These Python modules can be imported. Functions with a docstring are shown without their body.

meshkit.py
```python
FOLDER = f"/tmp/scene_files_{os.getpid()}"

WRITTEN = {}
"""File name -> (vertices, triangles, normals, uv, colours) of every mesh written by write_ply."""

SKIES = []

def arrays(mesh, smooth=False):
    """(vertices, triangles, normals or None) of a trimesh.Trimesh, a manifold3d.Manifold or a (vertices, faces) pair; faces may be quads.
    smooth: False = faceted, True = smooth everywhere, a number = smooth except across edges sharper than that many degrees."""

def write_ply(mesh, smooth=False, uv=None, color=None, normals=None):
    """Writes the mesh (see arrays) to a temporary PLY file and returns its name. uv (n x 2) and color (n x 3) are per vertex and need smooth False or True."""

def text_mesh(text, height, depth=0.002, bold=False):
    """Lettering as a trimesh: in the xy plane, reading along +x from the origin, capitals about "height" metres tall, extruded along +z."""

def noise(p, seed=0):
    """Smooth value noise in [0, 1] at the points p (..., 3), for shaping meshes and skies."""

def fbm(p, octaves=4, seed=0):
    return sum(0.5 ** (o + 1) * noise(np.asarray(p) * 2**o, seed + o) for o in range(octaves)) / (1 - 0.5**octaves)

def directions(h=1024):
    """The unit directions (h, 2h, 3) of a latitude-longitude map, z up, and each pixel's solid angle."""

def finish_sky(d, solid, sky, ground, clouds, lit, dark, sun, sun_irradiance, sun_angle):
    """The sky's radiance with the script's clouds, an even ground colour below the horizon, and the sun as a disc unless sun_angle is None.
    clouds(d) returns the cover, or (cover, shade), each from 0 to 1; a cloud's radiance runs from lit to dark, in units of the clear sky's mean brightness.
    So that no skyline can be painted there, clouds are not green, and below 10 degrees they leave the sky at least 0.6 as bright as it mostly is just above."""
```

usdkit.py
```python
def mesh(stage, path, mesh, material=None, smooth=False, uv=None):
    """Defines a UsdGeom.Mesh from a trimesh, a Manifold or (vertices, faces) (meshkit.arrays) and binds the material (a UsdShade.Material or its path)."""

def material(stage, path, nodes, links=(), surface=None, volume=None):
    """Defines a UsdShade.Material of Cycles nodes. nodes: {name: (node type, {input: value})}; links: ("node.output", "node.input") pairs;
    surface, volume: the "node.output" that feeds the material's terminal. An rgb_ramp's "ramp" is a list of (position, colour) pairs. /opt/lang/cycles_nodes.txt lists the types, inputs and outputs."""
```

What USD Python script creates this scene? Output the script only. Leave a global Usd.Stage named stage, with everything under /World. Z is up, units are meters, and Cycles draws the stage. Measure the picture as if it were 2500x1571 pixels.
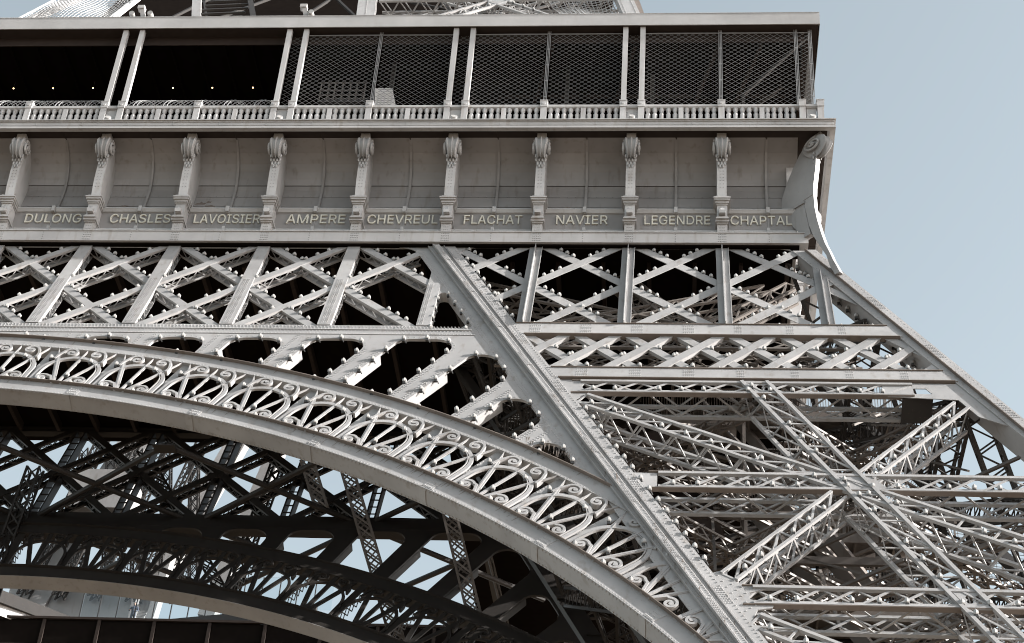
import math, random
import numpy as np, trimesh, usdkit, meshkit
from pxr import Usd, UsdGeom, UsdLux, UsdShade, Sdf, Gf
from shapely.geometry import Polygon as _Polygon, Point, LineString, box as sbox
from shapely.ops import unary_union
from shapely import affinity
def Polygon(*a): return _Polygon(*a).buffer(0)

random.seed(7); rng = np.random.default_rng(7)
stage = Usd.Stage.CreateInMemory()
UsdGeom.SetStageUpAxis(stage, UsdGeom.Tokens.z); UsdGeom.SetStageMetersPerUnit(stage, 1.0)
UsdGeom.Xform.Define(stage, '/World'); UsdGeom.Scope.Define(stage, '/World/Looks')

# ------------------------------------------------------------------ camera, sky, sun, exposure
Z0 = 47.9                                   # height of the girder's top edge above the ground
F_PX, CAM = 4432.26, np.array([27.3815, -54.8612, -46.2206 + Z0])
YAW, PIT, ROL = -0.113126, 0.655861, 0.07727
EXPOSURE = 1.5
SUN = np.array([0.912, -0.055, 0.407]); SUN /= np.linalg.norm(SUN)
SUN_INT, SKY_STR = 1.25, 0.106
def setup_view():
    f = np.array([math.sin(YAW)*math.cos(PIT), math.cos(YAW)*math.cos(PIT), math.sin(PIT)])
    r0 = np.array([math.cos(YAW), -math.sin(YAW), 0]); u0 = np.cross(r0, f)
    r = r0*math.cos(ROL) + u0*math.sin(ROL); u = -r0*math.sin(ROL) + u0*math.cos(ROL)
    cam = UsdGeom.Camera.Define(stage, '/World/camera')
    M = Gf.Matrix4d(*r, 0, *u, 0, *(-f), 0, *CAM, 1)
    cam.AddTransformOp().Set(M)
    ap = 36.0
    cam.CreateHorizontalApertureAttr(ap); cam.CreateVerticalApertureAttr(ap*643/1024)
    cam.CreateFocalLengthAttr(F_PX/2500*ap); cam.CreateClippingRangeAttr(Gf.Vec2f(0.5, 20000))
    cam.CreateExposureAttr(EXPOSURE)
    el = math.asin(SUN[2]); az = math.atan2(SUN[0], SUN[1])
    sky = UsdLux.DomeLight.Define(stage, '/World/sky')
    m = usdkit.material(stage, '/World/Looks/sky_air', {
        's': ('sky_texture', {'sky_type': 'single_scattering', 'sun_disc': False, 'sun_elevation': el, 'sun_rotation': az,
                              'air_density': 1.0, 'aerosol_density': 2.2, 'ozone_density': 1.0, 'altitude': 60.0}),
        'h': ('hsv', {'hue': 0.465, 'saturation': 0.42, 'value': 0.95}),
        'b': ('background_shader', {'strength': SKY_STR})},
        [('s.color', 'h.color'), ('h.color', 'b.color')], surface='b.background')
    UsdShade.MaterialBindingAPI.Apply(sky.GetPrim()).Bind(m)
    tag(sky.GetPrim(), 'clear pale blue sky behind the iron tower', 'sky', kind='structure')
    sun = UsdLux.DistantLight.Define(stage, '/World/sun')
    sun.CreateIntensityAttr(SUN_INT); sun.CreateAngleAttr(0.53); sun.CreateNormalizeAttr(True); sun.CreateColorAttr(Gf.Vec3f(1, .97, .935))
    zc = SUN; xc = np.cross([0, 0, 1.0], zc); xc /= np.linalg.norm(xc); yc = np.cross(zc, xc)
    sun.AddTransformOp().Set(Gf.Matrix4d(*xc, 0, *yc, 0, *zc, 0, 0, 0, 200, 1))

# ------------------------------------------------------------------ naming helpers
used = {}
def numbered(parent, name):
    k = (str(parent), name); n = used.get(k, 0); used[k] = n + 1
    return f'{parent}/{name}' + (f'_{n:03d}' if n else '')
def tag(prim, label=None, cat=None, group=None, kind=None):
    for k, v in (('label', label), ('category', cat), ('group', group), ('kind', kind)):
        if v: prim.SetCustomDataByKey(k, v)
def thing(name, label, cat, loc=(0, 0, 0), group=None, kind=None):
    x = UsdGeom.Xform.Define(stage, numbered('/World', name)); x.AddTranslateOp().Set(Gf.Vec3d(*map(float, loc)))
    tag(x.GetPrim(), label, cat, group, kind); return str(x.GetPath())
def part(parent, name, mesh, mat, smooth=False, kind=None, label=None):
    if isinstance(mesh, MB): mesh = mesh.done()
    p = numbered(parent, name)
    m = usdkit.mesh(stage, p, mesh, mat, smooth=smooth)
    m.CreateDoubleSidedAttr(True)
    if kind or label: tag(m.GetPrim(), label, None, None, kind)
    return p

# ------------------------------------------------------------------ frames
S_ = 0.48018; AL = math.atan(S_); CA, SA = math.cos(AL), math.sin(AL)
NV = np.array([0, -CA, SA]); UV = np.array([0, SA, CA]); XV = np.array([1.0, 0, 0])
def inclined(dy=0.0):                        # (x, w up the slope, n outwards) on the inclined face of the legs and girders
    def f(a):
        a = np.asarray(a, float); return a[..., :1]*XV + a[..., 1:2]*UV + a[..., 2:3]*NV + np.array([0, dy, 0])
    return f
F0 = inclined(); F1 = inclined(13.31)
def upright(a):                              # (x, z, towards the viewer)
    a = np.asarray(a, float); return np.stack([a[..., 0], -a[..., 2], a[..., 1]], -1)
def ident(a): return np.asarray(a, float)

class MB:
    def __init__(s): s.v, s.f, s.n = [], [], 0
    def add(s, v, f):
        v = np.asarray(v, float); s.v.append(v); s.f.append(np.asarray(f, int) + s.n); s.n += len(v); return s
    def tri(s, m): return s.add(m.vertices, m.faces)
    def done(s): return (np.vstack(s.v), np.vstack(s.f))
    Q = np.array([[0,2,1],[0,3,2],[4,5,6],[4,6,7],[0,1,5],[0,5,4],[1,2,6],[1,6,5],[2,3,7],[2,7,6],[3,0,4],[3,4,7]])
    def hexa(s, c): return s.add(c, MB.Q)
    def box(s, x0, x1, y0, y1, z0, z1, fr=ident):
        return s.hexa(fr(np.array([[x0,y0,z0],[x1,y0,z0],[x1,y1,z0],[x0,y1,z0],[x0,y0,z1],[x1,y0,z1],[x1,y1,z1],[x0,y1,z1]])))
    def bar(s, p, q, w, d, up=(0, 0, 1)):    # box beam between two points, w across, d along "up"
        p, q = np.asarray(p, float), np.asarray(q, float); t = q - p; t /= np.linalg.norm(t)
        u = np.asarray(up, float); u = u - t*(u @ t); u /= np.linalg.norm(u); r = np.cross(t, u)*w/2; u = u*d/2
        return s.hexa(np.array([p-r-u, p+r-u, p+r+u, p-r+u, q-r-u, q+r-u, q+r+u, q-r+u]))
    def flat(s, fr, a, b, w, n0, n1):        # flat bar lying in a frame's plane, from depth n0 to n1
        a, b = np.asarray(a, float), np.asarray(b, float); t = (b - a)/np.linalg.norm(b - a); r = np.array([-t[1], t[0]])*w/2
        c = [a-r, b-r, b+r, a+r]
        return s.hexa(fr(np.array([[*p, n0] for p in c] + [[*p, n1] for p in c])))
    def plate(s, fr, poly, n0, n1):
        for g in getattr(poly, 'geoms', [poly]):
            if g.is_empty or g.area < 1e-5 or g.geom_type != 'Polygon': continue
            m = trimesh.creation.extrude_polygon(g, n1 - n0, engine='earcut')
            v = m.vertices.copy(); v[:, 2] += n0; s.add(fr(v), m.faces)
        return s
    def tube(s, pts, r, k=6):
        pts = np.asarray(pts, float); n = len(pts); V = []
        r = np.broadcast_to(r, n)
        for i in range(n):
            t = pts[min(i+1, n-1)] - pts[max(i-1, 0)]; t /= np.linalg.norm(t)
            a = np.cross(t, [0, 0, 1.0] if abs(t[2]) < .9 else [1.0, 0, 0]); a /= np.linalg.norm(a); b = np.cross(t, a)
            for j in range(k):
                an = 2*math.pi*j/k; V.append(pts[i] + r[i]*(a*math.cos(an) + b*math.sin(an)))
        Fc = []
        for i in range(n-1):
            for j in range(k):
                q = [i*k+j, i*k+(j+1) % k, (i+1)*k+(j+1) % k, (i+1)*k+j]; Fc += [[q[0], q[1], q[2]], [q[0], q[2], q[3]]]
        for j in range(1, k-1): Fc += [[0, j+1, j], [(n-1)*k, (n-1)*k+j, (n-1)*k+j+1]]
        return s.add(V, Fc)
    def sweep(s, fr, prof, x0, x1):          # profile (z, out) swept along x in the upright sense: fr gets (x, z, out)
        prof = np.asarray(prof, float); n = len(prof)
        V = [[x0, a, b] for a, b in prof] + [[x1, a, b] for a, b in prof]; Fc = []
        for i in range(n):
            j = (i+1) % n; Fc += [[i, j, n+j], [i, n+j, n+i]]
        tri = trimesh.creation.triangulate_polygon(Polygon(prof), engine='earcut')
        pv = np.asarray(tri[0]); idx = [int(np.argmin(np.abs(prof - p).sum(1))) for p in pv]
        for t in tri[1]: Fc += [[idx[t[0]], idx[t[2]], idx[t[1]]], [n+idx[t[0]], n+idx[t[1]], n+idx[t[2]]]]
        return s.add(fr(np.array(V)), Fc)
    def rivets(s, fr, a, b, step, r=.026, h=.016, n0=0.0):
        a, b = np.asarray(a, float), np.asarray(b, float); L = np.linalg.norm(b-a); k = max(2, int(L/step)+1)
        for t in np.linspace(0, 1, k): s.rivet(fr, a + (b-a)*t, r, h, n0)
        return s
    def rivet(s, fr, p, r=.026, h=.016, n0=0.0):
        V = [[p[0]-r, p[1]-r, n0], [p[0]+r, p[1]-r, n0], [p[0]+r, p[1]+r, n0], [p[0]-r, p[1]+r, n0],
             [p[0]-r*.6, p[1]-r*.6, n0+h], [p[0]+r*.6, p[1]-r*.6, n0+h], [p[0]+r*.6, p[1]+r*.6, n0+h], [p[0]-r*.6, p[1]+r*.6, n0+h]]
        return s.add(fr(np.array(V)), MB.Q[2:])
def round_convex(poly, r): return poly.buffer(-r, quad_segs=8).buffer(r, quad_segs=8)
def round_concave(poly, r): return poly.buffer(r, quad_segs=8).buffer(-r, quad_segs=8)

# ------------------------------------------------------------------ materials
def iron(name, base, rust=0.35, rough=0.55, streak=True, spec=0.35):
    b = np.array(base)
    nodes = {'g': ('geometry', {}),
             'm1': ('mapping', {'scale': (0.55, 0.55, 0.55)}), 'n1': ('noise_texture', {'scale': 1.0, 'detail': 5.0, 'roughness': .6}),
             'm2': ('mapping', {'scale': (4.0, 4.0, 0.7)}), 'n2': ('noise_texture', {'scale': 1.0, 'detail': 3.0}),
             'n3': ('noise_texture', {'scale': 26.0, 'detail': 2.0}),
             'r1': ('rgb_ramp', {'ramp': [(0.3, tuple(b*0.84)), (0.7, tuple(b*1.1))]}),
             'r2': ('rgb_ramp', {'ramp': [(0.0, (1, 1, 1)), (0.57, (1, 1, 1)), (0.74, (.72, .665, .61))]}),
             'x': ('mix_color', {'blend_type': 'multiply', 'fac': .65 if streak else .15}),
             'rm': ('rgb_ramp', {'ramp': [(0.66, (0, 0, 0)), (0.72, (1, 1, 1))]}),
             'fm': ('math', {'math_type': 'multiply', 'value2': rust}),
             'rx': ('mix_color', {'blend_type': 'mix', 'b': (0.16, 0.11, 0.075)}),
             'bp': ('bump', {'strength': 0.12, 'distance': 0.02}),
             'oi': ('object_info', {}), 'mr': ('map_range', {'from_min': 0.0, 'from_max': 1.0, 'to_min': .91, 'to_max': 1.07}), 'hv': ('hsv', {}),
             'p': ('principled_bsdf', {'roughness': rough, 'specular_ior_level': spec})}
    links = [('g.position', 'm1.vector'), ('m1.vector', 'n1.vector'), ('g.position', 'm2.vector'), ('m2.vector', 'n2.vector'),
             ('g.position', 'n3.vector'), ('n1.fac', 'r1.fac'), ('n2.fac', 'r2.fac'), ('r1.color', 'x.a'), ('r2.color', 'x.b'),
             ('n3.fac', 'rm.fac'), ('rm.color', 'fm.value1'), ('fm.value', 'rx.fac'), ('x.result', 'rx.a'), ('oi.random', 'mr.value'), ('mr.result', 'hv.value'), ('rx.result', 'hv.color'), ('hv.color', 'p.base_color'),
             ('n1.fac', 'bp.height'), ('bp.normal', 'p.normal')]
    return usdkit.material(stage, '/World/Looks/' + name, nodes, links, surface='p.BSDF')
def plain(name, col, rough=.5, metal=0.0, spec=.5, **kw):
    return usdkit.material(stage, '/World/Looks/' + name, {
        'g': ('geometry', {}), 'n': ('noise_texture', {'scale': 3.0, 'detail': 4.0}),
        'r': ('rgb_ramp', {'ramp': [(0.25, tuple(np.array(col)*.82)), (0.75, tuple(np.array(col)*1.1))]}),
        'p': ('principled_bsdf', {'roughness': rough, 'metallic': metal, 'specular_ior_level': spec, **kw})},
        [('g.position', 'n.vector'), ('n.fac', 'r.fac'), ('r.color', 'p.base_color')], surface='p.BSDF')
IRON = iron('iron_paint', (0.292, 0.287, 0.284))
IRON2 = iron('iron_paint_deep_shade', (0.027, 0.024, 0.022))  # same paint as the outer iron, darkened to stand for inner shade
IRON2M = iron('iron_paint_mid_shade', (0.10, 0.088, 0.08))  # the iron paint again, half darkened for members in partial shade
IRON_DIM = iron('iron_paint_light_shade', (0.17, 0.15, 0.135))  # iron paint dimmed least: half-lit stairs, inner trusses and hangers
FRIEZE = iron('frieze_paint', (0.42, 0.416, 0.413), rust=.15)
COVE_SHADE = iron('cove_shaded_paint', (0.265, 0.255, 0.25), rust=.2)  # frieze paint darkened: shade below the cornice put into the colour
SMOOTHP = iron('fascia_paint', (0.40, 0.395, 0.39), rust=0.0, streak=False)
RUST = iron('rusty_edge', (0.15, 0.125, 0.108), rust=.3)
DARK = plain('shade_dark_soffit', (0.010, 0.008, 0.007), 1.0, spec=.0)  # near-black base: deep shade of undersides and recesses put into the colour
BROWN = plain('brown_soffit_shaded', (0.034, 0.025, 0.021), .8, spec=.2)  # brown paint, taken darker to put the overhang's shade into the colour
GLAZE = plain('dark_glazing', (0.003, 0.003, 0.004), .3, spec=.25)
GOLD = plain('pale_gold_letters', (0.62, 0.60, 0.52), .5)
LENS = plain('lamp_lens', (0.33, 0.325, 0.315), .3, spec=.6)
CABLE = plain('cable_black', (0.03, 0.03, 0.03), .6)
STEEL = plain('mesh_steel', (0.24, 0.24, 0.24), .5, .1)
NET = plain('net_white', (0.5, 0.5, 0.5), .7)
WHITE = plain('white_panel', (0.72, 0.70, 0.69), .6)

def material_glass():
    return usdkit.material(stage, '/World/Looks/clear_glass', {'t': ('transparent_bsdf', {'color': (.93, .96, .97)}), 'g': ('glossy_bsdf', {'roughness': .02}),
        'f': ('fresnel', {'IOR': 1.45}), 'm': ('mix_closure', {})}, [('f.fac', 'm.fac'), ('t.BSDF', 'm.closure1'), ('g.BSDF', 'm.closure2')], surface='m.closure')
GLASS = material_glass()
def material_bulb():
    return usdkit.material(stage, '/World/Looks/warm_bulb', {'e': ('emission', {'color': (1, .62, .3), 'strength': 2.0})}, [], surface='e.emission')
BULB = material_bulb()
setup_view()

# ------------------------------------------------------------------ ground
def build_ground():
    m = usdkit.material(stage, '/World/Looks/pale_gravel', {
        'g': ('geometry', {}), 'n': ('noise_texture', {'scale': 0.05, 'detail': 8.0}),
        'r': ('rgb_ramp', {'ramp': [(0.3, (.095, .072, .050)), (0.7, (.15, .115, .082))]}),
        'p': ('principled_bsdf', {'roughness': .9, 'specular_ior_level': .2})},
        [('g.position', 'n.vector'), ('n.fac', 'r.fac'), ('r.color', 'p.base_color')], surface='p.BSDF')
    g = MB().add([[-4000, -4000, 0], [4000, -4000, 0], [4000, 4000, 0], [-4000, 4000, 0]], [[0, 1, 2], [0, 2, 3]])
    p = part('/World', 'ground', g, m); tag(stage.GetPrimAtPath(p), 'pale sandy ground under the tower', 'ground', kind='structure')
build_ground()

P = 3.65
TOWER = thing('iron_tower', 'riveted grey iron lattice tower with arch, frieze of names and open gallery', 'tower', (0, 0, Z0))

# ------------------------------------------------------------------ flash lamp (small glass dome on a bracket)
def lamp_mesh(p, fwd=(0, -1, 0), r=.074):
    p = np.asarray(p, float); b = MB(); fwd = np.asarray(fwd, float)
    k = 6; V = []
    for z, rr in ((0, r*.8), (.03, r*1.1), (.10, r*1.1), (.185, r*.12)):
        for j in range(k):
            a = 2*math.pi*j/k + .4; V.append(p + [rr*math.cos(a), rr*math.sin(a), z])
    Fc = []
    for i in range(3):
        for j in range(k):
            q = [i*k+j, i*k+(j+1) % k, (i+1)*k+(j+1) % k, (i+1)*k+j]; Fc += [[q[0], q[1], q[2]], [q[0], q[2], q[3]]]
    for j in range(1, k-1): Fc += [[0, j+1, j], [3*k, 3*k+j, 3*k+j+1]]
    b.add(V, Fc); return b
def lamp(parent, p):
    lp = part(parent, 'flash_lamp', lamp_mesh(p), LENS)
    x, y, z = p
    b = MB().box(x-.05, x+.05, y-.05, y+.05, z-.10, z-.001).bar((x+.06, y, z-.06), (x+.11, y+.02, z-.16), .03, .03)
    part(parent, 'lamp_bracket', b, CABLE)

# ------------------------------------------------------------------ members of the box girders
def lace(b, fr, a, c, side, n0, n1, step=.36, t=.035):
    """zigzag lacing bars on one side of a box member whose front centre line runs a -> c"""
    a, c = np.asarray(a, float), np.asarray(c, float); L = np.linalg.norm(c-a); d = (c-a)/L; r = np.array([-d[1], d[0]])*side
    k = max(1, int(round(L/step)))
    for i in range(k):
        s0, s1 = a + d*L*i/k + r, a + d*L*(i+1)/k + r
        A, B = (s0, n0), (s1, n1)
        if i % 2: A, B = (s0, n1), (s1, n0)
        b.bar(fr(np.array([*A[0], A[1]])), fr(np.array([*B[0], B[1]])), t, .02, fr(np.array([r[0], r[1], 0])) - fr(np.zeros(3)))
        A2, B2 = (s0, n0 if i % 2 == 0 else n1), None
def member(parent, fr, a, c, wid, n0, depth, lacing, mat=IRON, clip=None, rivetmb=None):
    """front flange + rear flange as one Mesh; side lacing goes to the shared builder"""
    a, c = np.asarray(a, float), np.asarray(c, float); d = (c-a)/np.linalg.norm(c-a); r = np.array([-d[1], d[0]])
    poly = Polygon([a+r*wid/2, c+r*wid/2, c-r*wid/2, a-r*wid/2])
    if clip is not None: poly = poly.intersection(clip)
    if poly.is_empty: return None
    b = MB().plate(fr, poly, n0-.022, n0)
    ls = LineString([a, c])
    if clip is not None: ls = ls.intersection(clip.buffer(.02))
    if depth:
        b.plate(fr, poly, n0-depth, n0-depth+.02)
        # turned lips along both edges
        for sgn in (-1, 1):
            e = LineString([a+r*sgn*(wid/2-.012), c+r*sgn*(wid/2-.012)])
            if clip is not None: e = e.intersection(clip)
            for g in getattr(e, 'geoms', [e]):
                if g.length > .1:
                    q = np.array(g.coords); b.flat(fr, q[0], q[-1], .02, n0-.10, n0-.023); b.flat(fr, q[0], q[-1], .02, n0-depth+.021, n0-depth+.09)
        if lacing is not None:
            for g in getattr(ls, 'geoms', [ls]):
                if g.length > .4:
                    q = np.array(g.coords)
                    for sgn in (-1, 1): lace(lacing, fr, q[0], q[-1], sgn*(wid/2-.03), n0-.09, n0-depth+.08)
    part(parent, 'diagonal', b, mat)
    return ls

def lattice(parent, fr, region, xs, wtop, wbot, span, wid, xoff, lacing, depth, lamps, rivs, mat=IRON, nlamp=3):
    """double-intersection lattice: descending and ascending diagonals from each top node, clipped to the region"""
    rg = region.buffer(.03)
    for x in xs:
        for sgn in (1, -1):
            a = (x + sgn*xoff, wtop + .0); c = (x + sgn*(span - xoff), wbot)
            d = np.subtract(c, a); d = d/np.linalg.norm(d)
            a2, c2 = np.array(a) - d*.5, np.array(c) + d*.5
            ls = member(parent, fr, a2, c2, wid, -.03 if sgn > 0 else -.004, depth, lacing, mat, clip=rg)
            if ls is None: continue
            if lamps:
                r = np.array([-d[1], d[0]]); r = r if r[1] > 0 else -r
                for t in lamps:
                    q = np.array(a) + (np.array(c)-np.array(a))*t + r*(wid/2 + .03)
                    if region.buffer(-.12).contains(Point(*q)):
                        lamp(parent, fr(np.array([q[0], q[1], -.05])))
            if rivs is not None:
                r = np.array([-d[1], d[0]])
                for g in getattr(ls, 'geoms', [ls]):
                    if g.length > .3 and sgn < 0:
                        q = np.array(g.coords); rivs.rivets(fr, q[0], q[-1], .9, n0=-.004)

# ------------------------------------------------------------------ edge lines of the leg (in the inclined plane)
def xin(w): return 17.56 - .4415*w           # outer (left) line of the inner edge beam
def xseam(w): return 17.12 - .443*w
def xslot(w): return 18.24 - .4385*w
def xstrip(w): return 18.62 - .44*w
def xout(w): return 32.23 - .4388*w          # outer face edge
def xos(w): return 31.78 - .455*w            # inner edge of the outer strip
WC, R1, R2, R3, R4 = -45.9, 34.09, 34.73, 37.25, 37.82
def disc(r): return Point(0, WC).buffer(r, quad_segs=128)
def pol(th, r): return np.array([r*math.sin(math.radians(th)), WC + r*math.cos(math.radians(th))])
XL = -9.2                                    # how far to the left the girders are built

# ------------------------------------------------------------------ the girder between the legs (left)
LACE = MB(); RIV = MB()
def build_trellis(fr, name, detail, mat, lab):
    top, bot = -.1, -7.0
    right = lambda w: xseam(w) - .15
    chords = MB()
    chords.plate(fr, Polygon([(XL, -.10), (XL, .16), (xin(.16), .16), (xin(-.1), -.10)]), -.07, -.045)
    chords.box(XL, 17.4, .161, .20, -.30, -.02, fr)
    g = part(TOWER, name, chords, mat, label=lab)
    body = Polygon([(XL, bot), (XL, top), (right(top), top), (right(bot), bot)])
    # the last bay ends at the upright beside the leg, with a large rounded corner at the top right
    last = sbox(13, -9, 18.0, top).intersection(Polygon([(10, -9), (10, top), (right(top), top), (right(-9), -9)]))
    region = sbox(XL, bot, 14.6, top).union(round_convex(last, .9).intersection(sbox(14.5, bot, 18.0, top))).buffer(0)
    lc = LACE if detail else MB()
    lattice(g, fr, region, [k*P for k in range(-4, 6)], top, bot, 2*P, .33, .45, lc, .47, (.06, .12, .18, .33, .38, .43, .56, .62, .68, .82, .88, .94) if detail else None, None, mat)
    lacepart = part(g, 'lacing_bars', lc, mat, kind='stuff') if lc.n else None
    for k in range(-2, 5):
        b = MB().plate(fr, sbox(k*P-.25, bot-.01, k*P+.25, top+.01), .004, .03)
        b.plate(fr, sbox(k*P-.2, bot-.01, k*P+.2, top+.01), -.48, -.46)
        b.box(k*P-.25, k*P-.23, bot, top, -.12, .003, fr); b.box(k*P+.23, k*P+.25, bot, top, -.12, .003, fr)
        if detail:
            b.box(k*P+.2, k*P+.25, bot, top, .0305, .09, fr) if False else None
        if not detail:
            b = MB()
            for dx in (-.22, .16): b.box(k*P+dx, k*P+dx+.07, bot, top, -.46, .0, fr)
            for w_ in np.arange(bot+.3, top, .55): b.box(k*P-.15, k*P+.16, w_, w_+.05, -.06, -.02, fr)
            part(g, 'upright', b, mat); continue
        lm = MB()
        lace(lm, fr, (k*P, bot), (k*P, top), .22, -.1, -.44); lace(lm, fr, (k*P, bot), (k*P, top), -.22, -.1, -.44)
        u = part(g, 'upright', b, mat); part(g, 'upright_lacing', lm, mat)
        if detail:
            for dx in (-.12, -.06, .02, .08): RIV.rivets(fr, (k*P+dx, bot+.1), (k*P+dx, -3.2), .10, .022, .014, .031)
    return g, right, bot, top, region
G, right, bot, top, T_REG = build_trellis(F0, 'trellis_girder', True, IRON, 'sunlit front lattice girder between the legs')

# spandrel plates: from the girder's bottom chord down to the arch, with rounded openings between radial struts
def build_spandrel(fr, name, detail, mat, lab):
    outer = Polygon([(XL, -7.0), (xseam(-7.0), -7.0), (xseam(-30), -30), (XL, -30)]).difference(disc(R4-.05))
    outer = outer.intersection(sbox(XL, -31, 40, 0))
    holes = []
    for k in range(1, 14):
        t0, t1 = 4*k + 0.9, 4*k + 3.75
        sec = Polygon([pol(t0, 34), pol(t0, 60), pol(t1, 60), pol(t1, 34)])
        reg = sec.intersection(Polygon([(XL-3, -8.05), (xseam(-8.05)-.15, -8.05), (xseam(-30)-.15, -30), (XL-3, -30)]))
        h = round_convex(reg, .62)
        h = h.difference(disc(R4 + .02))
        if h.area > .15 and h.geom_type == 'Polygon': holes.append((k, h))
    # triangular hole, and the rounded end of the trellis
    wv = (xseam(0)-.15-18.5)/.443
    tri = round_convex(Polygon([(18.5, -7.15), (18.5, wv), (xseam(-7.15)-.15, -7.15)]), .2)
    plate = outer.union(Polygon([(14.6, -.1), (xseam(-.1), -.1), (xseam(-7.0), -7.0), (14.6, -7.0)]).difference(T_REG))
    plate = plate.difference(unary_union([h for _, h in holes] + [tri]))
    s = part(TOWER, name, MB().plate(fr, plate, -.03, -.004), mat, label=lab)
    for k, h in holes:
        # turned rim of the opening, and the deep side of the box strut on its left
        skirt = h.buffer(.02).difference(h.buffer(-.001)).difference(disc(R4-.02))
        part(s, 'opening_rim', MB().plate(fr, skirt, -.10, -.031), mat)
        t0 = 4*k + .9; hi = min(R4 + 2.6, (-8.9-WC)/math.cos(math.radians(t0)))
        while hi > R4+.1 and pol(t0, hi)[0] > xseam(pol(t0, hi)[1]) - 1.0: hi -= .1
        if hi > R4 + .2:
            A, B = pol(t0, R4-.05), pol(t0, hi); m = MB().flat(fr, A, B, .02, -.42, -.101)
            part(s, 'strut_side', m, mat)
            e = pol(t0 - .05, R4) - pol(t0, R4)
            part(s, 'strut_back', MB().flat(fr, A - (B-A)*0 + e*12, B + e*12, .8, -.44, -.42), mat)
    part(s, 'opening_rim', MB().plate(fr, tri.buffer(.02).difference(tri.buffer(-.001)), -.4, -.031), mat)
    if detail:
        # cover strips and rivets along the bottom chord
        part(s, 'chord_angle', MB().box(XL, xseam(-7.36)-.3, -7.38, -7.34, -.004, .03, fr).box(XL, xseam(-7.7)-.3, -7.74, -7.71, -.004, .02, fr), mat)
        for w_ in (-7.1, -7.18, -7.28, -7.44, -7.66): RIV.rivets(fr, (XL, w_), (xseam(w_)-.3, w_), .13, .024, .015, -.003)
        for k in range(0, 5):
            for dx in (-.6, -.5, -.4, -.3, .3, .4, .5, .6): RIV.rivets(fr, (k*P+2.3+dx-.1*0, -7.42), (k*P+2.3+dx+.1, -7.05), .08, .02, .013, -.003)
        for k in range(2, 11):
            t = 4*k + .32
            for dt in (-.38, -.26, .26, .38):
                r0 = R4 + .1; r1 = min(40.5, (-7.75-WC)/math.cos(math.radians(t+dt)))
                # stop at the seam
                a, c = pol(t+dt, r0), pol(t+dt, r1)
                while c[0] > xseam(c[1]) - .1 and r1 > r0+.1: r1 -= .1; c = pol(t+dt, r1)
                if r1 > r0+.2: RIV.rivets(fr, a, c, .12, .022, .014, -.003)
        RIV.rivets(fr, (xseam(-.3)-.09, -.3), (xseam(-17)-.09, -17), .14, .022, .014, -.003)
        for (k, h) in holes:
            rim = h.buffer(.1).exterior; L = rim.length
            for i in range(int(L/.2)):
                q = rim.interpolate(i*.2)
                if plate.contains(q) and disc(R4+.05).distance(q) > 0.02: RIV.rivet(fr, (q.x, q.y), .02, .013, -.003)
            # lamps along the left edges and under the top
            c = h.buffer(-.02).exterior; L = c.length
            for i in range(int(L/.85)):
                q = c.interpolate(i*.85 + .3)
                if disc(R4+.35).contains(q) and i % 2: continue
                lamp(s, fr(np.array([q.x, q.y, .02])))
        c = tri.exterior
        for i in range(int(c.length/.8)):
            q = c.interpolate(i*.8+.2); lamp(s, fr(np.array([q.x, q.y, -.05])))
        u5 = MB().plate(fr, sbox(18.0, -7.0, 18.5, -3.4), .0, .025); part(s, 'upright', u5, mat)
        for dx in (.06, .14, .2): RIV.rivets(fr, (18.0+dx, -6.9), (18.0+dx, -3.6), .1, .022, .014, .026)
    return s
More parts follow.
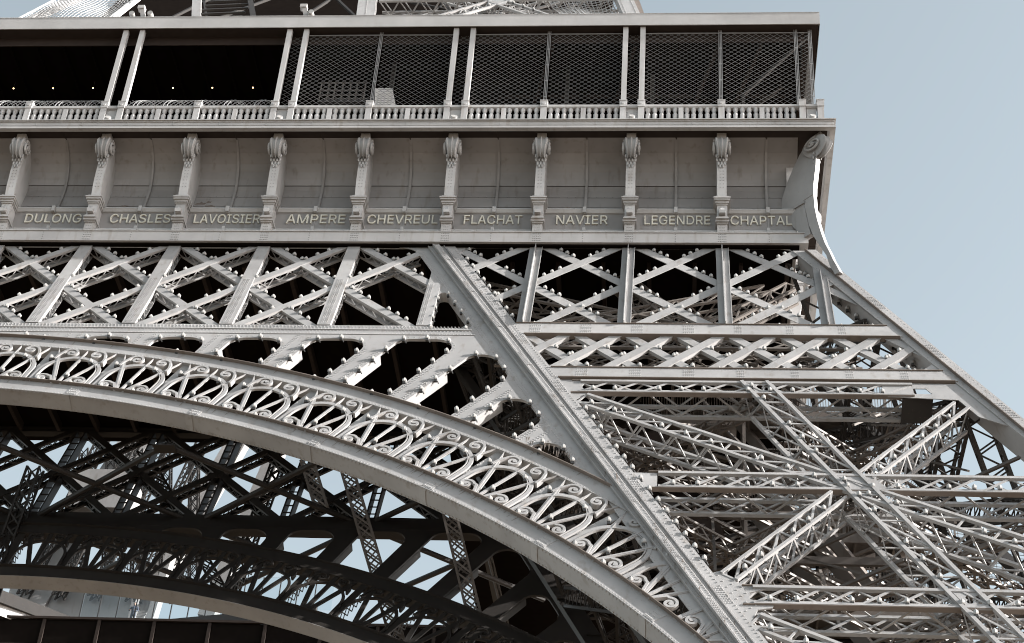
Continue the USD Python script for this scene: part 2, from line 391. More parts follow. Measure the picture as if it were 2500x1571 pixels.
SP = build_spandrel(F0, 'spandrel_plate', True, IRON, 'plated spandrel with rounded openings above the front arch')

# ------------------------------------------------------------------ decorative arch
def ring_poly(r0, r1, t0, t1, n=120):
    T = np.linspace(t0, t1, n); return Polygon([pol(t, r0) for t in T] + [pol(t, r1) for t in T[::-1]])
def fan_frame(fr, th):
    c, s = math.cos(math.radians(th)), math.sin(math.radians(th))
    def f(a):
        a = np.asarray(a, float); X, Y = a[..., 0], a[..., 1] + 34.7
        return fr(np.stack([X*c + Y*s, WC - X*s + Y*c, a[..., 2]], -1))
    return f
def spiral(cx, cy, r0, turns, a0, sgn, n=40, r1=.05):
    T = np.linspace(0, 1, n); a = a0 + sgn*T*turns*2*math.pi; r = r0 + (r1 - r0)*T**.8
    return np.stack([cx + r*np.cos(a), cy + r*np.sin(a)], 1)
def scroll_poly(stem, cx, cy, r0, turns, a0, sgn, w0=.085):
    sp = spiral(cx, cy, r0, turns, a0, sgn)
    pts = np.vstack([np.asarray(stem, float), sp])
    return LineString(pts).buffer(w0/2, cap_style='flat').union(Point(sp[-1]).buffer(.075))
SC_U = scroll_poly([(-.92, 1.72), (-.90, 2.0), (-.79, 2.3)], -.50, 2.24, .30, 1.35, math.radians(165), -1)
SC_L = scroll_poly([(-.16, .02), (-.27, .22), (-.42, .48)], -.72, .33, .26, 1.35, math.radians(40), 1)
mir = lambda g: affinity.scale(g, -1, 1, origin=(0, 0))
RINGP = Polygon([(-1.16, 0), (-1.16, .9)] + [(1.16*math.cos(a), .9 + 1.16*math.sin(a)) for a in np.linspace(math.pi, 0, 28)] + [(1.16, 0), (1.035, 0), (1.035, .9)] + [(1.035*math.cos(a), .9 + 1.035*math.sin(a)) for a in np.linspace(0, math.pi, 28)] + [(-1.035, .9), (-1.035, 0)])
RIMP = Polygon([(-1.00, 0), (-1.00, .9)] + [(1.0*math.cos(a), .9 + 1.0*math.sin(a)) for a in np.linspace(math.pi, 0, 28)] + [(1.0, 0), (.97, 0), (.97, .9)] + [(.97*math.cos(a), .9 + .97*math.sin(a)) for a in np.linspace(0, math.pi, 28)] + [(-.97, .9), (-.97, 0)])
def build_arch(fr, name, detail, t0, t1, mat, lab, postlace):
    lim = Polygon([(-60, 5), (xin(5)-.0, 5), (xin(-40), -40), (-60, -40)])
    def clip(g): return g.intersection(lim)
    b = MB().plate(fr, clip(ring_poly(R1, R2, t0, t1)), -.05, 0)
    a = part(TOWER, name, b, mat, label=lab)
    part(a, 'soffit', MB().plate(fr, clip(ring_poly(R1-.02, R1, t0, t1)), -.63, .02), IRON)
    part(a, 'lower_lip', MB().plate(fr, clip(ring_poly(R2, R2+.03, t0, t1)), -.12, .13), RUST if detail else mat)
    part(a, 'upper_flange', MB().plate(fr, clip(ring_poly(R3, R4, t0, t1)), -.05, .012), mat)
    part(a, 'upper_soffit', MB().plate(fr, clip(ring_poly(R3-.025, R3, t0, t1)), -.45, .03), mat)
    part(a, 'upper_lip', MB().plate(fr, clip(ring_poly(R4, R4+.03, t0, t1)), -.12, .14), RUST if detail else mat)
    if detail:
        for k in range(int(t0/8)-1, int(t1/8)+1):
            t = 8*k + 3.0
            part(a, 'joint_cover', MB().plate(fr, clip(ring_poly(R1-.034, R1-.021, t, t+.45, 3)), -.62, 0.01).plate(fr, clip(ring_poly(R1+.06, R2-.06, t+.1, t+.8, 4)), .001, .014), mat)
            for q in range(5):
                for r_ in np.linspace(R1+.12, R2-.12, 4): RIV.rivet(fr, pol(t+.2+q*.11, r_), .022, .014, .014)
        for t in np.arange(t0, t1, .21):
            for r_, n_ in ((R1+.05, 0.0), (R2-.06, 0.0), (R3+.05, .012), (R4-.06, .012)):
                q = pol(t, r_)
                if q[0] < xin(q[1]) - .1: RIV.rivet(fr, q, .02, .012, n_)
        # rivets on the soffit, pointing down
        for t in np.arange(t0, t1, .26):
            for n_ in (-.58, -.04):
                q = pol(t, R1-.02)
                if q[0] < xin(q[1]) - .1:
                    c = fr(np.array([q[0], q[1], n_])); d = fr(np.array([*pol(t, R1-.04), n_])) - c; d /= np.linalg.norm(d)
                    RIV.bar(c, c + d*.018, .045, .045, XV)
    k0, k1 = math.floor(t0/4), math.ceil(t1/4)
    for k in range(k0, k1):
        th = 4*k + 2.0
        ff = fan_frame(fr, th)
        # clip pieces that would pass the leg's edge beam
        c, s_ = math.cos(math.radians(th)), math.sin(math.radians(th))
        def local(w_):
            X, W_ = xin(w_) - .02, w_; dx, dy = X, W_ - WC; return (dx*c - dy*s_, dx*s_ + dy*c - 34.7)
        L0, L1 = local(5), local(-40)
        lf = Polygon([L0, L1, (L1[0]-60, L1[1]-20), (L0[0]-60, L0[1]+20)])
        if not lf.is_valid: lf = lf.convex_hull
        cl = lambda g: g.intersection(lf) if k >= 7 else g
        def emit(nm, g, n0, n1):
            g = cl(g)
            if g.geom_type != 'Polygon' and not g.is_empty: g = max((q for q in g.geoms if q.geom_type == 'Polygon'), key=lambda q: q.area)
            if g.is_empty or g.area < .004: return
            m = MB().plate(ff, g, n0, n1)
            if m.n: part(a, nm, m, mat)
        emit('fan_ring', RINGP, -.06, .01)
        if detail: emit('fan_rim', RIMP, -.05, .03)
        for sx, tip, mid in ((-1, -1.13, -.80), (0, 0.0, 0.0), (1, 1.13, .80)):
            if detail:
                o = np.array([tip - sx*.12, 2.42]); o /= np.linalg.norm(o); r = np.array([o[1], -o[0]])
                b0 = np.array([sx*.12, .03]); mm = np.array([mid, 1.72 + (.2 if sx == 0 else 0)]); tp = np.array([tip, 2.50])
                hw = .088 if sx < 0 else .064
                g = Polygon([b0 - r*hw*.9, mm - r*hw, tp - r*.01, tp + r*.01, mm + r*hw, b0 + r*hw*.9])
                emit('spoke', g, -.03, .012)
                g2 = Polygon([b0 - r*.03, mm - r*.02, tp - r*.006, tp + r*.006, mm + r*.02, b0 + r*.03])
                emit('spoke_fin', g2, .0125, .028)
            else:
                g = LineString([(sx*.12, .03), (mid*1.1, 2.5)]).buffer(.10, cap_style='flat'); emit('spoke', g, -.06, .0)
        emit('scroll', SC_U, -.13, .05); emit('scroll', mir(SC_U), -.13, .05)
        if detail: emit('scroll', SC_L, -.07, .05); emit('scroll', mir(SC_L), -.07, .05)
        # radial post between this fan and the next
        pf = fan_frame(fr, th + 2.0)
        post = sbox(-.16, 0, .16, 2.56)
        pc = np.array(pol(th+2.0, 36))
        if pc[0] < xin(pc[1]) - .3:
            if detail:
                part(a, 'radial_post', MB().plate(pf, post, -.14, -.11), mat)
                for dx in (-.12, .12): RIV.rivets(pf, (dx, .1), (dx, 2.45), .13, .02, .013, -.11)
                
                for q in ((.20, 1.75), (-.80, 1.72), (.45, .16), (-.72, .12), (-1.12, .62)): lamp(a, pf(np.array([q[0], q[1], .0])))
            else:
                part(a, 'radial_post', MB().plate(pf, post, -.08, -.05), mat)
                lm = MB()
                for sx in (-.17, .17):
                    for off in (0, 1): 
                        n = 8
                        for i in range(n):
                            y0, y1 = 2.56*i/n, 2.56*(i+1)/n
                            A, B = ((-.09, -.46) if (i+off) % 2 else (-.46, -.09))
                            lm.bar(pf(np.array([sx, y0, A])), pf(np.array([sx, y1, B])), .045, .02, pf(np.array([1.0, 0, 0])) - pf(np.zeros(3)))
                part(a, 'post_lacing', lm, mat)
    return a
AR = build_arch(F0, 'decorative_arch', True, -16, 62, IRON, 'sunlit front arch with fans of scrolls', False)

# ------------------------------------------------------------------ inner edge beam of the leg, with strips either side
def build_edges():
    W0, W1 = .35, -31
    def strip(f0, f1, w0=W0, w1=W1): return Polygon([(f0(w0), w0), (f1(w0), w0), (f1(w1), w1), (f0(w1), w1)])
    b = MB().plate(F0, strip(xin, lambda w: xin(w)+.62), -.5, .06)
    e = part(TOWER, 'edge_beam', b, IRON, label='riveted inner edge beam of the right leg')
    part(e, 'flange_strip', MB().plate(F0, strip(lambda w: xin(w)+.17, lambda w: xin(w)+.42), .061, .16), IRON)
    part(e, 'flange_angle', MB().plate(F0, strip(lambda w: xin(w)+.155, lambda w: xin(w)+.169), .061, .20), IRON)
    part(e, 'flange_angle', MB().plate(F0, strip(lambda w: xin(w)+.60, lambda w: xin(w)+.625), .061, .12), IRON)
    part(e, 'flange_angle', MB().plate(F0, strip(lambda w: xin(w)-.03, lambda w: xin(w)-.003), -.02, .09), IRON)
    for w_ in np.arange(-.6, -29, -2.9):
        part(e, 'splice_plate', MB().plate(F0, strip(lambda w: xin(w)+.19, lambda w: xin(w)+.40, w_, w_-.95), .1601, .175), IRON)
        for dx in (.23, .29, .35): RIV.rivets(F0, (xin(w_)+dx, w_-.05), (xin(w_-.9)+dx, w_-.9), .09, .02, .013, .175)
    for dx, n_ in ((.05, .06), (.11, .06), (.475, .06), (.54, .06), (.22, .16), (.385, .16)):
        RIV.rivets(F0, (xin(.2)+dx, .2), (xin(-30)+dx, -30), .085, .024, .016, n_)
    # seam strip between the spandrel plate and the beam
    part(e, 'seam_plate', MB().plate(F0, strip(lambda w: xseam(w)+.006, lambda w: xin(w)-.031), -.05, -.012), IRON)
    RIV.rivets(F0, (xseam(-.4)+.08, -.4), (xseam(-30)+.08, -30), .16, .02, .013, -.012)
    # the slot, and the strip of the leg's lattice beside it
    sfun = lambda w: xstrip(w)
    s = part(TOWER, 'edge_strip', MB().plate(F0, strip(xslot, xstrip, .28, W1), .02, .06).plate(F0, strip(xslot, lambda w: xslot(w)+.03, .28, W1), -.5, .0199), IRON, label='inner edge plate of the right leg face')
    for i, w_ in enumerate(np.arange(-.7, -30, -.62)):
        q = np.array([xstrip(w_)+.07, w_])
        if -12.6 > w_ > -22.2 or -.8 > w_ > -6.6:
            lamp(s, F0(np.array([q[0], q[1], .03])))
            for dy_ in (0,): RIV.rivets(F0, (xslot(w_)+.12, w_), (xstrip(w_)-.04, w_), .1, .022, .015, .06)
    for w_ in np.arange(-.4, -30, -.155):
        RIV.rivet(F0, (xslot(w_)+.07, w_), .022, .015, .06); RIV.rivet(F0, (xstrip(w_)-.07, w_-.06), .022, .02, .06)
    for w_ in (-4.6, -7.7, -11.2, -17.5, -23.2):
        for i in range(8):
            for j in range(4): RIV.rivet(F0, (xslot(w_-i*.1)+.09+j*.075, w_-i*.1), .022, .015, .06)
    # outer strip and corner rafter
    o = part(TOWER, 'corner_rafter', MB().plate(F0, strip(lambda w: xout(w)+.03, lambda w: xout(w)+.42, -.35, -34), -.75, .10), IRON, label='outer corner rafter of the right leg')
    part(o, 'rafter_strip', MB().plate(F0, strip(xos, xout, -.3, -34), -.02, .03), IRON)
    part(o, 'rafter_inner_web', MB().plate(F0, strip(xos, lambda w: xos(w)+.025, -.7, -34), -.8, -.021), IRON)
    part(o, 'rafter_lip', MB().plate(F0, strip(lambda w: xout(w)+.0, lambda w: xout(w)+.029, -.35, -34), -.02, .14), RUST)
    for w_ in np.arange(-.6, -33, -.22):
        RIV.rivet(F0, (xos(w_)+.08, w_), .022, .015, .03); RIV.rivet(F0, (xout(w_)-.07, w_), .02, .015, .03)
        RIV.rivet(F0, (xout(w_)+.10, w_), .018, .009, .10); RIV.rivet(F0, (xout(w_)+.33, w_), .018, .009, .10)
    for w_ in (-4.6, -8.4, -12.5, -17, -21.5, -26):
        for i in range(9):
            for j in range(4): RIV.rivet(F0, (xout(w_-i*.11)+.1+j*.08, w_-i*.11), .022, .016, .10)
    for w_ in np.arange(-.9, -10, -.6):
        lamp(o, F0(np.array([xos(w_)-.12, w_, -.45])))
    return e
EDGE = build_edges()

# ------------------------------------------------------------------ lattice of the leg face (right)
def build_leg_lattice():
    top, ct, cb, st, sb, lb = -.05, -6.85, -7.65, -7.67, -10.22, -10.9
    tc = MB().plate(F0, Polygon([(xstrip(-.05), -.05), (xslot(.28), .28), (xout(.28), .28), (xos(-.05), -.05)]), -.04, -.002)
    g = part(TOWER, 'leg_lattice', tc, IRON, label='sunlit lattice on the front face of the right leg')
    R_REG = Polygon([(xstrip(ct), ct), (xstrip(top), top), (xos(top), top), (xos(ct), ct)])
    REG = round_convex(R_REG, .55).union(Polygon([(xstrip(ct), ct), (xstrip(-1.0), -1.0), (xstrip(-1.0)+1, -1.0), (xos(-2.6)-1, -2.6), (xos(-2.6), -2.6), (xos(ct), ct)]))
    part(g, 'corner_gusset', MB().plate(F0, R_REG.difference(REG), -.04, -.006), IRON)
    lc = MB()
    lam = (.055, .095, .135, .31, .355, .40, .565, .61, .655, .80, .845, .89)
    lattice(g, F0, REG, [k*P for k in range(4, 11)], top, -6.82, 2*P, .40, .47, lc, .0, lam, None)
    # diagonals are single-skinned channels here: add their turned lips
    for k in (6, 7, 8, 9):
        b = MB().plate(F0, sbox(k*P-.26, ct-.01, k*P+.24, top+.02).intersection(R_REG.buffer(.02)), .0, .03)
        b.plate(F0, sbox(k*P-.035, ct, k*P-.005, top-.01).intersection(R_REG), .0301, .22)
        b.plate(F0, sbox(k*P+.22, ct, k*P+.245, top-.01).intersection(R_REG), .0301, .07)
        part(g, 'upright', b, IRON)
    for w0, w1, nm in ((cb, ct, 'chord'), (lb, sb, 'chord')):
        poly = Polygon([(xstrip(w0)-.2, w0), (xstrip(w1)-.2, w1), (xos(w1)+.1, w1), (xos(w0)+.1, w0)])
        c = part(g, nm, MB().plate(F0, poly, -.06, .065), IRON)
        part(g, 'chord_lip', MB().box(xstrip(w1), xos(w1), w1, w1+.03, -.14, .11, F0), RUST)
        part(g, 'chord_lip', MB().box(xstrip(w0), xos(w0), w0-.035, w0, -.14, .10, F0), RUST)
        for x in np.arange(22.2, 36, 1.83):
            if xstrip(w0) < x < xos(w1)-.3:
                for j in range(4 if int(x*10) % 3 else 6): RIV.rivets(F0, (x+j*.07, w0+.06), (x+j*.07, w1-.06), .1, .02, .013, .065)
        for x in np.arange(21.2, 36, 1.1):
            if xstrip(w1)+.3 < x < xos(w1)-.2: lamp(g, F0(np.array([x, w1+.05, -.03])))
    # small lattice
    SREG = Polygon([(xstrip(sb), sb), (xstrip(st), st), (xos(st), st), (xos(sb), sb)])
    s = part(TOWER, 'small_lattice', MB().plate(F0, SREG.difference(round_convex(SREG, .18)), -.05, -.032), IRON, label='narrow lattice band between two horizontal beams')
    rg = SREG.buffer(.02)
    for j in range(9, 24):
        x = j*P/2
        for sg in (1, -1):
            a = np.array([x + sg*.23, st+.05]); c = np.array([x + sg*(.23+2.3), sb-.05])
            d = (c-a)/np.linalg.norm(c-a); r = np.array([-d[1], d[0]]); wd = .335
            poly = Polygon([a+r*wd/2-d*.3, c+r*wd/2+d*.3, c-r*wd/2+d*.3, a-r*wd/2-d*.3]).intersection(rg)
            if poly.is_empty or poly.area < .02: continue
            n0 = -.03 if sg > 0 else -.002
            b = MB().plate(F0, poly, n0-.022, n0)
            e = LineString([a-r*sg*(wd/2-.012)*-1, c-r*sg*(wd/2-.012)*-1]).intersection(rg)
            for sgn in (-1, 1):
                e = LineString([a+r*sgn*(wd/2-.012), c+r*sgn*(wd/2-.012)]).intersection(rg)
                for g_ in getattr(e, 'geoms', [e]):
                    if g_.length > .2: q = np.array(g_.coords); b.flat(F0, q[0], q[-1], .02, n0-.14, n0-.023)
            part(s, 'diagonal', b, IRON)
            rr = r if r[1] > 0 else -r
            for t in ((.08, .40, .62, .9) if sg > 0 else (.10, .42, .60)):
                q = a + (c-a)*t + rr*(wd/2+.03)
                if SREG.buffer(-.1).contains(Point(*q)): lamp(s, F0(np.array([q[0], q[1], -.05])))
    return g
LEG = build_leg_lattice()

# ------------------------------------------------------------------ box trusses of the leg face
def box_truss(parent, name, o, t, hgt, depth, L, cell, dcell, mat, chord=.11, lamps=0, slat='x', dvec=None, bvec=None, lampside=None, label=None):
    """Box truss from o along t; hgt: vector from lower to upper front chord; depth: vector from front to rear."""
    o, t, hgt, depth = (np.asarray(a, float) for a in (o, t, hgt, depth)); t = t/np.linalg.norm(t)
    b = MB(); nv = -depth/np.linalg.norm(depth); hu = hgt/np.linalg.norm(hgt)
    fl = part(parent, name, MB().bar(o, o+t*L, chord, chord, hu), mat, label=label)
    part(parent, 'truss_chord', MB().bar(o+hgt, o+hgt+t*L, chord, chord, hu), mat)
    part(parent, 'truss_chord', MB().bar(o+depth, o+depth+t*L, chord, chord, hu), mat)
    part(parent, 'truss_chord', MB().bar(o+depth+hgt, o+depth+hgt+t*L, chord, chord, hu), mat)
    lm = MB(); n = max(1, int(round(L/cell)))
    for i in range(n):
        a, c = o + t*L*i/n, o + t*L*(i+1)/n
        for base, nn in ((np.zeros(3), nv), (depth, nv)):
            if slat == 'x':
                lm.bar(a+base, c+hgt+base, .075, .03, nn); lm.bar(a+base+hgt-nn*.04, c+base-nn*.04, .06, .03, nn)
            else:
                lm.bar(a+base, a+hgt+base, .07, .03, nn); lm.bar(a+base, c+hgt+base, .07, .03, nn)
    part(parent, 'lacing_bars', lm, mat, kind='stuff')
    lb = MB(); n = max(1, int(round(L/dcell)))
    for i in range(n):
        a, c = o + t*L*i/n, o + t*L*(i+1)/n; m_ = (a+c)/2
        for base in (np.zeros(3), hgt):
            lb.bar(a+base, m_+depth+base, .06, .03, hu); lb.bar(m_+depth+base, c+base, .06, .03, hu)
    part(parent, 'lacing_bars', lb, mat, kind='stuff')
    if lamps:
        for i in range(lamps):
            if i % 4 == 2: continue
            q = o + t*L*(i+.6)/lamps + (hgt*.0 if lampside is None else lampside) + nv*.0
            lamp(parent, q + np.array([0, 0, .1]))
    return fl
def build_leg_trusses():
    V = lambda a, n_=0.0: F0(np.array([a[0], a[1], n_]))
    dep = -NV*.95
    g = part(TOWER, 'leg_bracing', MB().plate(F0, Polygon([(xstrip(-11.0)-.1, -11.0), (24.5, -11.0), (24.4, -12.0), (24.05, -12.45), (xstrip(-13.3), -13.3)]).difference(Point(24.55, -11.45).buffer(.28)).difference(Point(24.6, -12.3).buffer(.26)), -.03, .0), IRON, label='box truss bracing of the right leg below the lattice')
    # horizontals
    for w0, w1, xa, xb in ((-11.82, -11.12, 24.2, 35.3), (-17.82, -17.02, 26.9, 40.5), (-23.8, -23.05, 29.6, 43)):
        box_truss(g, 'truss_chord', V((xa, w0)), XV, UV*(w1-w0), dep, xb-xa, .98, 2.2, IRON, .12, lamps=int((xb-xa)/.72))
        # flanges seen as brown lines
        part(g, 'truss_flange', MB().box(xa-.3, xb, w1+.06, w1+.085, -.12, .05, F0).box(xa-.3, xb, w0-.09, w0-.065, -.12, .05, F0), RUST)
    # solid ends at the outer corner and at the middle level
    part(g, 'corner_gusset', MB().plate(F0, Polygon([(34.3, -11.0), (xout(-11.0), -11.0), (xout(-14), -14), (37.2, -13.2), (36.7, -12.1), (34.3, -11.9)]).difference(Polygon([(35.3, -11.35), (35.72, -11.35), (35.9, -11.72), (35.3, -11.72)])), -.03, -.002), IRON)
    part(g, 'corner_gusset', MB().box(34.9, 35.9, -11.95, -11.9, -1.0, -.05, F0), IRON2)
    part(g, 'end_plate', MB().plate(F0, Polygon([(xstrip(-17.0)-.1, -17.0), (26.87, -17.0), (26.87, -17.82), (xstrip(-17.82)-.1, -17.82)]), -.03, 0), IRON)
    low = Polygon([(xstrip(-21.6), -21.6), (28.1, -22.0), (28.45, -22.42), (28.95, -22.1), (28.9, -22.4), (29.15, -22.75), (29.5, -22.85), (29.8, -23.0), (30.0, -23.15), (29.5, -23.45), (29.7, -23.85), (30.1, -24.15), (29.65, -24.4), (29.4, -24.75), (29.28, -24.72), (29.9, -26.5), (xstrip(-26.5), -26.5)]).convex_hull
    low = Polygon([(xstrip(-21.5)-.1, -21.5), (xstrip(-21.5)+.05, -21.5), (28.15, -22.1), (28.45, -22.4), (28.92, -22.15), (28.9, -22.55), (29.2, -22.85), (29.9, -22.95), (29.98, -23.1), (29.5, -23.3), (29.5, -23.6), (29.75, -23.75), (30.2, -23.75), (30.1, -24.0), (29.7, -24.1), (29.6, -24.4), (29.5, -24.7), (29.25, -24.7), (xstrip(-26.4), -26.4), (xstrip(-26.4)-.1, -26.4)])
    part(g, 'corner_gusset', MB().plate(F0, low.buffer(0), -.04, .0), IRON)
    for w_ in np.arange(-21.8, -26, -.14):
        for j in range(8):
            q = (xstrip(w_)+.12+j*.2, w_)
            if low.buffer(-.08).contains(Point(*q)) and (j + int(-w_*7)) % 2: RIV.rivet(F0, q, .024, .018, 0)
    # middle rafter (parallel to the edges)
    d = np.array([.4389, -1.0]); d /= np.linalg.norm(d); wid = np.array([.78, 0])
    a, c = np.array([29.63, -11.05]), np.array([29.63+.4389*17, -28.05])
    L = np.linalg.norm(c-a)
    box_truss(g, 'middle_rafter', V(a, .03), V(d) , V((.84, 0)), dep, L, 1.55, 1.6, IRON, .12, lamps=20, slat='d', lampside=V((.1, 0)))
    part(g, 'node_plate', MB().plate(F0, Polygon([(32.0, -16.9), (33.3, -16.9), (34.0, -17.95), (32.6, -17.95)]), -.02, .03), IRON)
    for wq in (-11.45, -23.45):
        xq = 29.63 + .4389*(-11.05-wq)
        pl = Polygon([(xq-.05, wq+.45), (xq+.8, wq+.45), (xq+1.15, wq-.45), (xq+.35, wq-.45)])
        cl = unary_union([Point(xq+.55+dx, wq+dy).buffer(.11) for dx, dy in ((-.13, .09), (.13, .09), (-.13, -.09), (.13, -.09))])
        part(g, 'node_plate', MB().plate(F0, pl.difference(cl), .0, .03), IRON)
    # ascending diagonal: lower left gusset to upper right gusset
    for a, c in (((28.95, -22.55), (32.35, -18.1)), ((33.25, -17.0), (36.75, -12.45))):
        a, c = np.array(a), np.array(c); d = (c-a)/np.linalg.norm(c-a); h = np.array([-d[1], d[0]])*.52
        box_truss(g, 'diagonal_chord', V(a - h/2), V(d), V(h), -NV*.9, np.linalg.norm(c-a), .95, 1.0, IRON, .10, lamps=7, slat='d', lampside=V(h*.1))
    # descending diagonal: upper left gusset to lower right
    a, c = np.array([24.3, -12.3]), np.array([41.5, -23.2]); d = (c-a)/np.linalg.norm(c-a); h = np.array([-d[1], d[0]])*.62
    box_truss(g, 'diagonal_chord', V(a - h/2), V(d), V(h), -NV*1.0, np.linalg.norm(c-a), 1.15, 1.3, IRON, .11, lamps=22, slat='d', lampside=V(h*.1))
    a, c = np.array([29.6, -24.6]), np.array([40.5, -31.4]); d = (c-a)/np.linalg.norm(c-a); h = np.array([-d[1], d[0]])*.62
    box_truss(g, 'diagonal_chord', V(a - h/2), V(d), V(h), -NV*1.0, np.linalg.norm(c-a), 1.15, 1.3, IRON, .11, lamps=12, slat='d', lampside=V(h*.1))
    return g
build_leg_trusses()

# ------------------------------------------------------------------ inside and behind: rear face of the leg, side faces, stairs
def build_leg_inside():
    fi = inclined(1.9); Vi = lambda a: fi(np.array([a[0], a[1], 0.0]))
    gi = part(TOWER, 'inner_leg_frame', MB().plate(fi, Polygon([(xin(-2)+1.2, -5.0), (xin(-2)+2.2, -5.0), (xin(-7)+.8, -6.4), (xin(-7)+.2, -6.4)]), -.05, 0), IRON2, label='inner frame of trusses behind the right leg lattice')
    for w0, w1, xa, xb in ((-6.1, -5.3, 20.6, 34.3),):
        box_truss(gi, 'truss_chord', Vi((xa, w0)), XV, UV*(w1-w0), -NV*.8, xb-xa, 1.1, 2.2, IRON_DIM, .11)
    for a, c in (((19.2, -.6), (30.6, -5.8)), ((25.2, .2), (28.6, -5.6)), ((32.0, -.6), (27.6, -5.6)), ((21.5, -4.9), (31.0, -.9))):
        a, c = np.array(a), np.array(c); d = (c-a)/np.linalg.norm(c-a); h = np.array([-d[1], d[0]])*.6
        box_truss(gi, 'diagonal_chord', Vi(a-h/2), Vi(d)-Vi((0, 0)), Vi(h)-Vi((0, 0)), -NV*.7, np.linalg.norm(c-a), .9, 1.2, IRON_DIM, .10, slat='d')
    # horizontal frames between the front and rear faces, seen from below
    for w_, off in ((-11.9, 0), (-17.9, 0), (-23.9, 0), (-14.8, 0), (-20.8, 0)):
        z = w_*CA; y0 = w_*SA + .8; x0, x1 = xin(w_)+.4, xout(w_)-.3; xm = (x0+x1)/2; mat_ = IRON_DIM if w_ in (-11.9, -17.9, -23.9) else IRON2M
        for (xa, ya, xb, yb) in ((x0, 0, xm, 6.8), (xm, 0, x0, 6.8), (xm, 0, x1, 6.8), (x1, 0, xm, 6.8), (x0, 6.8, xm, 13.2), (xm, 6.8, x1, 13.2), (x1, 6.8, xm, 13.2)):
            if mat_ is IRON_DIM and ya == 0:
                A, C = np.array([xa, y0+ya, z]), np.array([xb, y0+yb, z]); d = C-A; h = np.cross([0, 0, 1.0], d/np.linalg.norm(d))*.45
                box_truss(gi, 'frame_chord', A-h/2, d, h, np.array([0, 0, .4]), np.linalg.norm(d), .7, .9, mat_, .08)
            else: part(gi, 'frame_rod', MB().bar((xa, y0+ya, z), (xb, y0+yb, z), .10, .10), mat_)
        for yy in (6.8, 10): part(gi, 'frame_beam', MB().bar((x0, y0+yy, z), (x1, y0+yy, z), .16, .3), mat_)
        for q in np.linspace(x0+1.5, x1-1.5, 6): part(gi, 'frame_rod', MB().bar((q, y0+1.2, z+.2), (q+rng.uniform(-2.5, 2.5), y0+5.5, z+rng.uniform(2.5, 5.0)), .09, .07), mat_)
    # dark plate added for the leg's inner shade, with lift shaft cross members
    fs = inclined(8.5); Vs = lambda a: fs(np.array([a[0], a[1], 0.0]))
    ls = part(TOWER, 'lift_shaft', MB().plate(fs, Polygon([(xin(.0)+.8, .0), (xin(0)+7.5, .0), (xin(-9)+7.0, -9), (xin(-20)+4.5, -20), (xin(-20)+.8, -20)]), -.1, 0), DARK, label='dark plate added for the shade around the lift shaft inside the right leg')
    for i in range(14):
        w_ = -1.2 - i*1.4; part(ls, 'shaft_rung', MB().bar(Vs((xin(w_)+1, w_)) + NV*.2, Vs((xin(w_)+5.5, w_+.3)) + NV*.2, .1, .1, NV), IRON2)
    for dx in (1.2, 2.6, 4.2): part(ls, 'shaft_rail', MB().bar(Vs((xin(0)+dx, 0)) + NV*.35, Vs((xin(-20)+dx, -20)) + NV*.35, .16, .2, NV), IRON2)
    for i in range(10):
        a = np.array([xin(-2-i*1.8)+rng.uniform(.8, 2), -2-i*1.8]); c = a + np.array([rng.uniform(2.5, 5), rng.uniform(-2.5, 2.5)])
        part(ls, 'shaft_brace', MB().bar(Vs(a) + NV*1.5, Vs(c) + NV*1.8, .12, .1, NV), IRON2)
    fr = inclined(14.2); V = lambda a, n_=0.0: fr(np.array([a[0], a[1], n_]))
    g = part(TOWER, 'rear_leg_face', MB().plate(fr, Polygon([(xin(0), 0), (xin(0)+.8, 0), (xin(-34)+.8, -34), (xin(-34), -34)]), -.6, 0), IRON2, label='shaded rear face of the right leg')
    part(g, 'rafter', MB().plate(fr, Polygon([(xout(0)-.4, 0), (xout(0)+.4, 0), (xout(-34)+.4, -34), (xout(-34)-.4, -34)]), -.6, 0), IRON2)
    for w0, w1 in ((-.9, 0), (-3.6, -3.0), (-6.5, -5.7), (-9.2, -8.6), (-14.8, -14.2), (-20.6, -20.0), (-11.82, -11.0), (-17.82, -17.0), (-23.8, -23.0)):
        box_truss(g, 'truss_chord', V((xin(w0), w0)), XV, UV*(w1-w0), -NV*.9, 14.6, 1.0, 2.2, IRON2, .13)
    for k in range(9):
        wa, wb = -0.5-5.7*(k//1)*.66, -4.3-5.7*k*.66
        for (xa, xb) in (((xin(wa)+xout(wa))/2, xout(wb)), (xout(wa), (xin(wb)+xout(wb))/2), (xin(wa)+.3, (xin(wb)+xout(wb))/2), ((xin(wa)+xout(wa))/2, xin(wb)+.3)):
            part(g, 'cross_strut', MB().bar(V((xa, wa)), V((xb, wb)), .22, .12, NV), IRON2)
    for k in range(3):
        wa, wb = -0.5-11.4*k, -11.5-11.4*k
        for (xa, xb) in ((xin(wa)+.3, xout(wb)), (xout(wa), xin(wb)+.3)):
            a, c = np.array([xa, wa]), np.array([xb, wb]); d = (c-a)/np.linalg.norm(c-a); h = np.array([-d[1], d[0]])*.6
            box_truss(g, 'diagonal_chord', V(a-h/2), V(d), V(h), -NV*.9, np.linalg.norm(c-a), 1.1, 1.3, IRON2, .11, slat='d')
